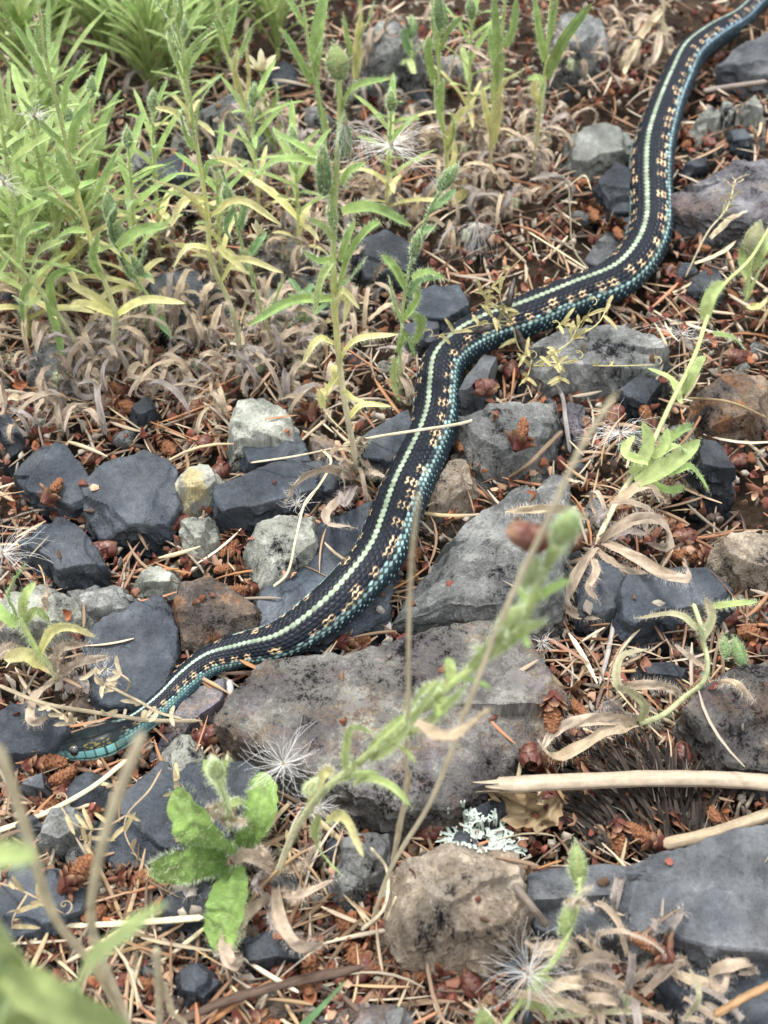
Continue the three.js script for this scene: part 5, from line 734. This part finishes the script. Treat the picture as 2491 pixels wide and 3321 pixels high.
plant({ label: 'small green and yellow sprout with drooping tan leaves above the snake\'s head', mode: 'h', stem: '125,1468,0.5 108,1440,1.4 85,1412,2.2 55,1360,3 42,1335,3.4', r: [1.0, 0.8], cols: 'sGG', leaves: ['g24 42,1340,3.2 22,1280,4.4 60,1213,4.6', 'G17 48,1335,3.2 55,1285,4 76,1258,4', 'g22 40,1350,3.2 15,1335,3.4 -20,1290,3', 'G16 55,1345,3 80,1318,3.6 107,1342,3', 'y19 85,1412,2.2 115,1360,3 165,1355,3 206,1376,2.4', 'y30 100,1437,1.6 60,1412,2.2 8,1424,1.6', 't18 120,1452,1.2 130,1402,1.8 192,1388,1.4', 't18 128,1462,0.8 170,1432,1.4 238,1418,0.8', 't20 118,1467,0.6 72,1520,1.2 68,1556,1.2 104,1550,0.8', 't18 60,1420,1.4 20,1400,1.6 -20,1430,1', 't16 20,1330,2 0,1350,2 -20,1360,1.4', 't20 90,1330,1.6 105,1290,2 100,1260,1.6', 'm16 140,1490,0.6 180,1470,1 190,1500,0.7'] });
plant({ label: 'big blurred green leaves close to the viewer in the bottom left corner', stem: '40,2420 45,2330 60,2200 55,2120', r: [1.8, 1.2], cols: 'GGG', lean: 1.0, hair: 0.4, leaves: ['G84 70,2240,1 50,2100,1.2 -25,1950,1.2', 'G76 10,2100,1 120,2170,1.3 285,2235,1.2', 'G60 150,2240,1 200,2090,1.2 364,1950,1.2', 'G60 -40,2150,0.6 20,2200,0.8 90,2240,0.8', 'g50 -40,2240,1.2 10,2150,1.4 20,2060,1.4', 'G60 120,2300 140,2180 170,2120', 'G44 -30,1850,1.2 20,1842,1.2 75,1850,1.2', 'g60 -60,2260 0,2190 60,2170'] });
// dry stalks and straws
const DRY = (o) => plant({ name: 'dry_stalk', category: 'dry stalk', cols: 'ss', hair: 0, ...o });
DRY({ label: 'blurred tan dry stalk close to the viewer at the left edge, leaning left', stem: '285,2330 262,2200 200,2085 120,1985 55,1790 -8,1600', r: [0.9, 0.9], lean: 0.5 });
DRY({ label: 'blurred tan dry stalk close to the viewer, crossing in front of the snake\'s chin', stem: '300,2330 268,2190 200,2010 205,1900 240,1760 312,1575', r: [0.9, 0.9], lean: 0.8 });
DRY({ label: 'short blurred tan stalk at the bottom edge with a forked tip', stem: '350,2330 345,2230 343,2130 338,2050', r: [0.8, 0.9], lean: 0.6, leaves: ['s20 344,2100 375,2180 440,2260'] });
DRY({ label: 'long thin tan stalk slanting from the biggest rock\'s foot to the upper right', stem: '800,2000 848,1868 930,1732 1020,1500 1100,1300 1180,1130 1230,1020 1262,955 1335,845', r: [0.6, 0.45], lean: -0.4, leaves: ['s12 850,1860 870,1760 890,1660'] });
DRY({ label: 'faint upright tan stalk in front of the snake\'s right side', stem: '845,1868 872,1740 880,1600 884,1330 890,1200 905,1055', r: [0.5, 0.45], lean: 1.2 });
DRY({ label: 'pale straw lying across the snake\'s body in the middle', mode: 'h', stem: '740,960,1.0 800,946,1.6 900,930,2.5 1000,914,1.5 1032,904,1.3', r: [0.45, 0.6] });
DRY({ label: 'pale straw running down left towards the edge below the snake\'s head', mode: 'h', stem: '-20,1800,0.8 90,1760,0.7 200,1700,0.8 275,1640,0.9', r: [0.8, 0.7] });
DRY({ label: 'thin white straw before the porous rock', mode: 'h', stem: '590,1268,0.4 620,1240,0.6 640,1160,0.8 660,1085,1.0 690,1050,1', r: [0.5, 0.4] });
DRY({ label: 'pale bleached stem pair lying above the blurred corner leaves', mode: 'h', stem: '125,2000,0.3 250,1996,0.5 440,1982,0.6', r: [0.8, 0.9] });
DRY({ label: 'thin white stem forked over the slate behind the central plant\'s base', mode: 'h', stem: '540,1000,0.4 640,985,0.8 735,965,0.8 760,960,0.6', r: [0.35, 0.3], leaves: ['s5 700,975,0.8 715,1000,0.8 640,1120,0.7'] });
DRY({ label: 'fine bent tan stem running from the upper right litter over the snake\'s bend', stem: '1460,700 1330,622 1235,560 1140,500', mode: 'h', r: [0.45, 0.35] });
DRY({ label: 'fine upright tan thread stalk rising right of the hanging fluff', stem: '1300,612 1240,540 1232,470 1229,385', r: [0.35, 0.3], leaves: ['s4 1231,400 1265,380 1278,412'] });
DRY({ label: 'thin yellow straw curving over the tan boulder\'s left side', mode: 'h', stem: '835,1990,0.8 860,1930,1.6 900,1880,1 990,1848,0.6', r: [0.45, 0.3] });
DRY({ label: 'thin pale stalks bent over the slab at the lower left of the tan boulder', mode: 'h', stem: '780,2010,1 830,1960,1.8 836,1880,1.6 800,1830,1.2', r: [0.5, 0.4], leaves: ['s6 800,1990,1.2 770,1960,1.2 740,1930,1'] });
function straw(name, label, pts, r, col, mat, n = 20, rough = 0.15, split = true) {
  const p3 = pts.map(([u, v, h]) => PS(u, v, h / 100)), c = catmull(p3, n), g = new Geo(p3[0]), sd = r * 1e5;
  g.tube(c, (t, a) => r * (1 + rough * noise(t * 9, Math.cos(a) * 1.5, sd) + rough * 0.6 * noise(t * 2, a, sd + 4)) * (split ? 0.75 + 0.25 * sstep(0, 0.05, t + 0.04 * noise(a * 3, 1, sd)) : 1), (t, a) => mulc(col, 0.8 + 0.35 * (0.5 + 0.5 * noise(Math.cos(a) * 6, Math.sin(a) * 6, t * 2 + sd)) + 0.12 * noise(t * 30, a, sd)), 14);
  if (r > 0.0022) for (let k = 0; k < 7; k++) { const a = k / 7 * 6.283, d = c[0].clone().sub(c[3]).normalize(), q = c[1].clone().add(new V3(0, Math.sin(a) * r * 0.6, Math.cos(a) * r * 0.6)), L = 0.002 + 0.008 * hash(k, 3); g.ribbon(catmull([q, q.clone().addScaledVector(d, L * 0.6), q.clone().addScaledVector(d, L).add(new V3(0, Math.sin(a) * 0.0006, 0))], 6), (t) => r * 0.33 * (1 - t * 0.85), () => mulc(col, 0.75 + 0.4 * hash(k, 9)), new V3(0, Math.sin(a) + 0.01, Math.cos(a)), 0.3, 2); }
  const m = g.build(name, mat); tag(m, label, name === 'twig' ? 'twig' : name === 'grass_blade' ? 'grass blade' : 'straw'); return m;
}
straw('straw', 'thick split pale straw lying over the dark fibrous clump, upper of two', [[1062, 1697, 1.0], [1200, 1690, 1.5], [1400, 1682, 1.6], [1560, 1684, 1.5], [1700, 1694, 1.6]], 0.0024, [0.64, 0.53, 0.40], M.straw, 30, 0.06);
straw('straw', 'thick pale straw below the fibrous clump on the slab edge, lower of two', [[1424, 1826, 0.7], [1530, 1803, 1.0], [1600, 1780, 0.7], [1710, 1742, 0.9]], 0.0019, [0.62, 0.5, 0.35], M.straw, 20, 0.08);
straw('twig', 'brown twig pointing at the flat grey wedge from below', [[1098, 1034, 0.3], [1140, 1005, 0.5], [1180, 965, 0.4], [1216, 930, 0.5]], 0.0009, [0.3, 0.22, 0.15], M.straw);
straw('twig', 'grey bleached twig standing on needles right of the wedge', [[1185, 818, 0.5], [1212, 850, 0.5], [1222, 910, 0.3], [1232, 980, 0.3]], 0.0008, [0.45, 0.42, 0.4], M.straw);
straw('twig', 'knotty dark brown twig at the bottom edge', [[345, 2225, 0.5], [480, 2165, 0.7], [560, 2140, 0.9], [660, 2115, 0.7], [790, 2088, 0.6]], 0.0012, [0.16, 0.11, 0.085], M.straw, 30, 0.3);
straw('twig', 'short speckled twig beside the cone right of the biggest rock', [[1135, 1395, 0.4], [1180, 1450, 0.4], [1225, 1500, 0.3], [1252, 1530, 0.3]], 0.0011, [0.36, 0.28, 0.18], M.straw);
straw('twig', 'grey twig lying right of the tail end', [[1518, 197, 0.3], [1560, 190, 0.5], [1660, 176, 0.5]], 0.0013, [0.4, 0.34, 0.3], M.straw);
straw('twig', 'pale weathered stick between snake and biggest rock', [[815, 1310, 0.2], [838, 1340, 0.3], [842, 1392, 0.3]], 0.0012, [0.48, 0.44, 0.4], M.straw);
straw('twig', 'dark stick below the tan boulder\'s right side', [[1108, 1908, 0.3], [1150, 1960, 0.5], [1180, 2000, 0.4]], 0.0011, [0.3, 0.25, 0.21], M.straw);
straw('straw', 'pale thin straw under the stalk at the lower right', [[1112, 2022, 0.6], [1180, 2062, 0.9], [1250, 2095, 0.7]], 0.0009, [0.58, 0.47, 0.36], M.straw);
straw('straw', 'orange brown straw at the bottom right edge', [[1540, 2195, 0.8], [1600, 2160, 1.1], [1700, 2110, 1.0]], 0.001, [0.55, 0.34, 0.18], M.straw);
straw('straw', 'white thin straw upright in needles on the right of the dry plant', [[1340, 1240, 0.4], [1320, 1380, 0.5], [1295, 1480, 0.4]], 0.0008, [0.52, 0.48, 0.44], M.straw);
straw('twig', 'thin grey branch tip at the right of the brown mottled stone', [[1480, 860, 0.6], [1580, 870, 1.0], [1660, 905, 0.8]], 0.0005, [0.5, 0.38, 0.22], M.straw);
straw('straw', 'pale short straw stub under the snake beside the biggest rock', [[495, 1470, 0.2], [500, 1520, 0.3]], 0.0012, [0.6, 0.58, 0.56], M.straw);
{ const g = new Geo(P(700, 2170, 0)); const S1 = g.ribbon(catmull([PS(640, 2230, 1 / 100), PS(690, 2180, 0.012), PS(745, 2120, 0.008)], 12), (t) => 0.0012 * (1 - t * 0.8), () => [0.16, 0.3, 0.13], new V3(0, 1, 0.3), 0.4, 2); tag(g.build('grass_blade', M.leaf), 'single narrow green grass blade at the bottom edge', 'grass blade'); }
// dry spray with little capsules lying over the snake's neck
{
  const R = rng(88), c = PS(200, 1530, 0.015), root = thing('dry_spray', 'thin dry straw coloured flower spray lying over the snake\'s neck', 'dry stalk', c), g = new Geo(c), k = new Geo(c);
  const st = (s, r) => { const p = catmull(s.map(([u, v, h]) => PS(u, v, h / 100)), 24); g.tube(p, () => r, (t) => mulc([0.62, 0.52, 0.36], 0.85 + 0.3 * R()), 6); return p; };
  const a = st([[-20, 1473, 1.4], [100, 1521, 1.8], [180, 1535, 2.0], [250, 1546, 1.4], [330, 1556, 1.0], [440, 1557, 0.8]], 0.0006), b = st([[215, 1472, 1.6], [300, 1515, 1.8], [345, 1540, 1.4], [395, 1553, 1.0]], 0.0005), d = st([[110, 1528, 1.8], [140, 1548, 1.6], [160, 1565, 1.4]], 0.0004), e = st([[225, 1480, 1.6], [205, 1455, 2.0], [208, 1440, 2]], 0.0003), f = st([[270, 1500, 1.6], [278, 1470, 2.0], [250, 1450, 2]], 0.0003);
  const cap = (p, n) => { for (let q = 0; q < n; q++) { const o = p.clone().add(jit(R, 0.003)), dd = jit(R, 2).normalize(); dd.y = Math.abs(dd.y) * (R() < 0.6 ? -0.5 : 1); const L = 0.0025 + R() * 0.0035; k.ribbon(catmull([p.clone(), o.clone().addScaledVector(dd, L * 0.5), o.clone().addScaledVector(dd, L)], 6), (t) => 0.0007 * lance(t), () => mulc([0.66, 0.55, 0.37], 0.8 + R() * 0.4), TOCAM, 0.5, 2); } };
  [[a, 5, 2], [a, 8, 2], [a, 13, 2], [b, 1, 5], [b, 3, 4], [b, 9, 2], [b, 15, 2], [d, 10, 3], [d, 22, 4], [e, 20, 3], [f, 20, 4], [b, 20, 2], [a, 18, 2]].forEach(([p, i, n]) => cap(p[i], n)); g.build('stalk', M.straw, root); k.build('capsules', M.dry, root, 'stuff');
}
// vetch: black pods, tendrils, little pale leaflets
function vetch(label, at, lines, pods, leaflets, col, seed) {
  const R = rng(seed), c = PS(at[0], at[1], 0.01), root = thing('vetch', label, 'plant', c), g = new Geo(c), k = new Geo(c);
  lines.forEach((s) => { const pp = s.split(' ').map((q) => q.split(',').map(Number)), p = catmull(pp.map(([u, v, h]) => PS(u, v, h / 100)), 18); g.tube(p, (t) => 0.00033 * (1 - 0.5 * t), () => col, 5); const n = leaflets; for (let i = 0; i < n; i++) { const q = p[Math.floor((0.2 + 0.8 * R()) * 17)], d = jit(R, 2).add(new V3(0, 0.3, 0)).normalize(), L = 0.004 + R() * 0.004; k.ribbon(catmull([q.clone(), q.clone().addScaledVector(d, L * 0.5).add(new V3(0, 0.0006, 0)), q.clone().addScaledVector(d, L)], 6), (t) => 0.0007 * lance(t), () => mulc(mixc(col, [0.7, 0.6, 0.3], R()), 0.85 + R() * 0.3), TOCAM, 0.4, 2); }
    if (R() < 0.6) { const e = p[18], cl = []; for (let i = 0; i < 14; i++) cl.push(e.clone().add(new V3(Math.sin(i * 0.6) * 0.002 * (1 - i / 16), i * 0.0002, Math.cos(i * 0.6) * 0.002 * (1 - i / 16) - 0.002))); g.tube(cl, () => 0.00018, () => col, 4); } });
  g.build('stems', M.stem, root); k.build('leaflets', M.dry, root, 'stuff');
  pods.forEach((s) => { const p = catmull(s.split(' ').map((q) => q.split(',').map(Number)).map(([u, v, h]) => PS(u, v, h / 100)), 14), q = new Geo(c); q.tube(p, (t) => 0.0014 * Math.sin(Math.PI * clamp(0.06 + t * 0.9)) ** 0.6 * (1 + 0.12 * Math.sin(t * 26)), (t) => mixc([0.03, 0.027, 0.026], [0.14, 0.11, 0.09], R() * 0.5), 8); q.build('pod', M.bract, root); });
}
vetch('dry vetch with black pods draped over the snake\'s second bend', [1105, 690], ['1108,705,1.8 1060,650,3 1030,620,3.4', '1108,705,1.8 1045,700,2.6 980,718,2.4 925,728,1.6', '1105,700,1.8 1080,640,3 1090,600,3.4 1140,545,3', '1108,705,1.8 1120,750,1.2 1150,775,0.8', '1100,695,2 1070,690,2.6 1035,655,3', '1110,700,1.8 1090,670,2.6 1065,660,3'], ['1096,680,2.2 1102,640,2.8 1112,598,3', '1112,708,1.6 1125,735,1.2 1136,768,0.9', '1080,702,2.4 1040,712,2.4 1005,718,2.2'], 6, [0.4, 0.36, 0.18], 71);
vetch('pale yellow vetch with thin leaflets in front of the smooth grey stone', [1190, 770], ['1150,790,0.6 1200,760,1.4 1240,730,2 1280,660,2.6', '1150,790,0.6 1190,790,1.2 1250,775,1.6', '1150,770,0.8 1140,810,0.8 1120,835,0.7', '1240,730,2 1290,700,2.4 1320,640,2.4', '1200,760,1.4 1210,800,1.2 1208,835,0.8', '1160,780,0.8 1290,790,1.4 1420,788,0.8', '1230,740,1.8 1260,690,2.4 1310,665,2.6', '1240,735,1.8 1215,700,2.4 1200,710,2.2'], [], 5, [0.6, 0.54, 0.26], 72);
vetch('dry twining stem with tan capsules over the smooth slate in the lower left', [275, 1760], ['350,1660,0.8 320,1710,1.2 275,1760,1 270,1800,0.8 300,1860,0.5', '275,1760,1 220,1790,0.8 160,1780,1 130,1740,1', '380,1650,0.8 385,1690,1 384,1720,0.8', '-10,1905,0.8 60,1930,1.2 140,1975,0.6', '60,1930,1.2 30,1980,1 25,2010,0.6', '200,1790,0.8 180,1830,0.8'], [], 4, [0.55, 0.42, 0.27], 73);
plant({ name: 'pale_sprig', label: 'pale straw coloured feathery sprig on the purple slab at the right', mode: 'h', stem: '1480,600,0.6 1530,500,2.4 1570,450,3.2 1590,385,4', r: [0.4, 0.3], cols: 'ss', hair: 0, auto: [22, 5, 10, 0.5, 1, 1.2, 45], autoCodes: 'pps', leaves: ['s12 1535,515,2 1570,480,2.6 1615,455,2.6', 's8 1500,570,1.4 1560,545,2 1590,520,2'] });
plant({ label: 'small green tuft with a white flower bud cut by the right edge', mode: 'h', stem: '1610,640,0.5 1625,560,2 1640,500,3', r: [0.9, 0.6], cols: 'GGG', leaves: ['G30 1620,580,1.6 1640,540,2.4 1670,500,2.4', 'G28 1615,600,1.4 1600,560,2 1610,520,2.4', 'y22 1620,660,0.8 1640,670,1.4 1660,640,1.2', 'G14 1610,650,0.8 1630,600,2 1680,530,3'], buds: ['p 1628,520 44 60'] });
// crumpled dead leaf
{
  const R = rng(91), c = PS(1130, 1740, 0.004), g = new Geo(c), pts = catmull([PS(1058, 1700, 0.010), PS(1090, 1722, 0.006), PS(1135, 1745, 0.007), PS(1180, 1752, 0.006), PS(1208, 1725, 0.010)], 26);
  g.ribbon(pts, (t) => 0.0052 * Math.sin(Math.PI * clamp(0.08 + t * 0.86)) ** 0.6 * (1 + 0.25 * noise(t * 14, 1, 5)), (t, s) => mulc(mixc([0.36, 0.25, 0.13], [0.52, 0.4, 0.25], 0.5 + 0.5 * noise(t * 8, s * 3, 2)), 1 - 0.3 * Math.exp(-((s / 0.08) ** 2))), new V3(0, 0.9, 0.5), 0.35, 12, 1.1, 0.4, 3);
  tag(g.build('dead_leaf', M.dry), 'crumpled brown dead leaf under the split end of the thick straw', 'dead leaf');
}
// red cone scale caught at the tip of the foreground stem
{ const p = PZ(1150, 1140, P(592, 1905, 0).z + 0.004), o = conePro[8].clone(); o.name = numbered('pollen_cone'); o.position.copy(p); o.position.y -= 0.004; o.rotation.set(0.4, 2.9, 0.2); o.scale.setScalar(0.95); scene.add(o); tag(o, 'blurred red brown cone scale caught on the tip of the foreground stem', 'pollen cone'); }
// thistledown
function fluff(label, u, v, h, rpx, n, shape, seed, upright) {
  const R = rng(seed), p = upright !== undefined ? PZ(u, v, upright) : PS(u, v, h / 100), r = rpx * pxAt(p), root = thing('seed_fluff', label, 'seed fluff', p), g = new Geo(p), s = new Geo(p);
  for (let k = 0; k < n * 1.25; k++) {
    let d = jit(R, 2); if (shape === 'down') d = new V3((R() - 0.5) * 1.3, -0.75 - R() * 0.3, (R() - 0.3) * 0.8); else if (shape === 'flat') d.y = Math.abs(d.y) * 0.5 + 0.1; else if (shape === 'wide') { d.y *= 0.25; d.z *= 0.5; }
    d.normalize(); const L = r * (0.45 + R() * 0.7), b = jit(R, 0.55 * L), pts = [p.clone(), p.clone().addScaledVector(d, L * 0.5).add(b), p.clone().addScaledVector(d, L).add(b.multiplyScalar(0.6)).add(new V3(0, -0.15 * L, 0))]; pts.forEach((q) => { const f = surf(q.x, q.z) + 0.0006; if (q.y < f) q.y = f; });
    g.tube(catmull(pts, 8), (t) => 0.00005 * (1 - 0.45 * t), () => [0.86, 0.84, 0.8], 3, false);
  }
  s.blob(p, 0.0006, 0.0012, 0.0006, [0.5, 0.42, 0.3], 6, 0.2, 2, seed); s.build('seed', M.straw, root); g.build('filaments', M.hair, root, 'stuff');
}
const zc = PS(775, 1042).z;
fluff('large white seed fluff spread beside the central stem', 846, 315, 0, 105, 64, 'wide', 1, zc - 0.012);
fluff('white seed fluff on the stem above the large one', 745, 265, 0, 90, 30, 'down', 2, zc + 0.004);
fluff('white parachute of seed fluff hanging over the upper litter', 1030, 480, 1.8, 95, 60, 'down', 3);
fluff('white seed fluff resting on the biggest rock\'s front', 612, 1650, 1.2, 105, 64, 'flat', 4);
fluff('tiny white star of seed fluff on the broad slate', 227, 1446, 0.8, 44, 34, 'all', 5);
fluff('blurred white seed fluff at the left edge', 5, 1195, 3.5, 100, 60, 'all', 6);
fluff('white seed fluff at the bottom right of the tan boulder', 1140, 2105, 2.2, 115, 64, 'flat', 7);
fluff('white seed fluff on the fuzzy plant at the right', 1340, 935, 1.6, 95, 56, 'wide', 8);
fluff('white strands of seed fluff on the foreground stem', 690, 1742, 3.0, 80, 34, 'all', 9);
fluff('small seed fluff on the tall plant at the left', 75, 250, 0, 56, 34, 'all', 10, PS(238, 815).z);
fluff('seed fluff at the left edge in the green stems', 8, 395, 0, 60, 40, 'all', 11, PS(238, 815).z);
fluff('cottony fluff under the central plant\'s dry base', 640, 1090, 0.8, 50, 30, 'flat', 12);
fluff('cream bristly seed head right of the biggest rock', 1170, 1388, 0.8, 44, 40, 'all', 13);
fluff('fluff caught on the upper right plant stem', 1470, 720, 2.0, 80, 30, 'wide', 14);
renderer.setSize(768, 1024);
renderer.render(scene, camera);
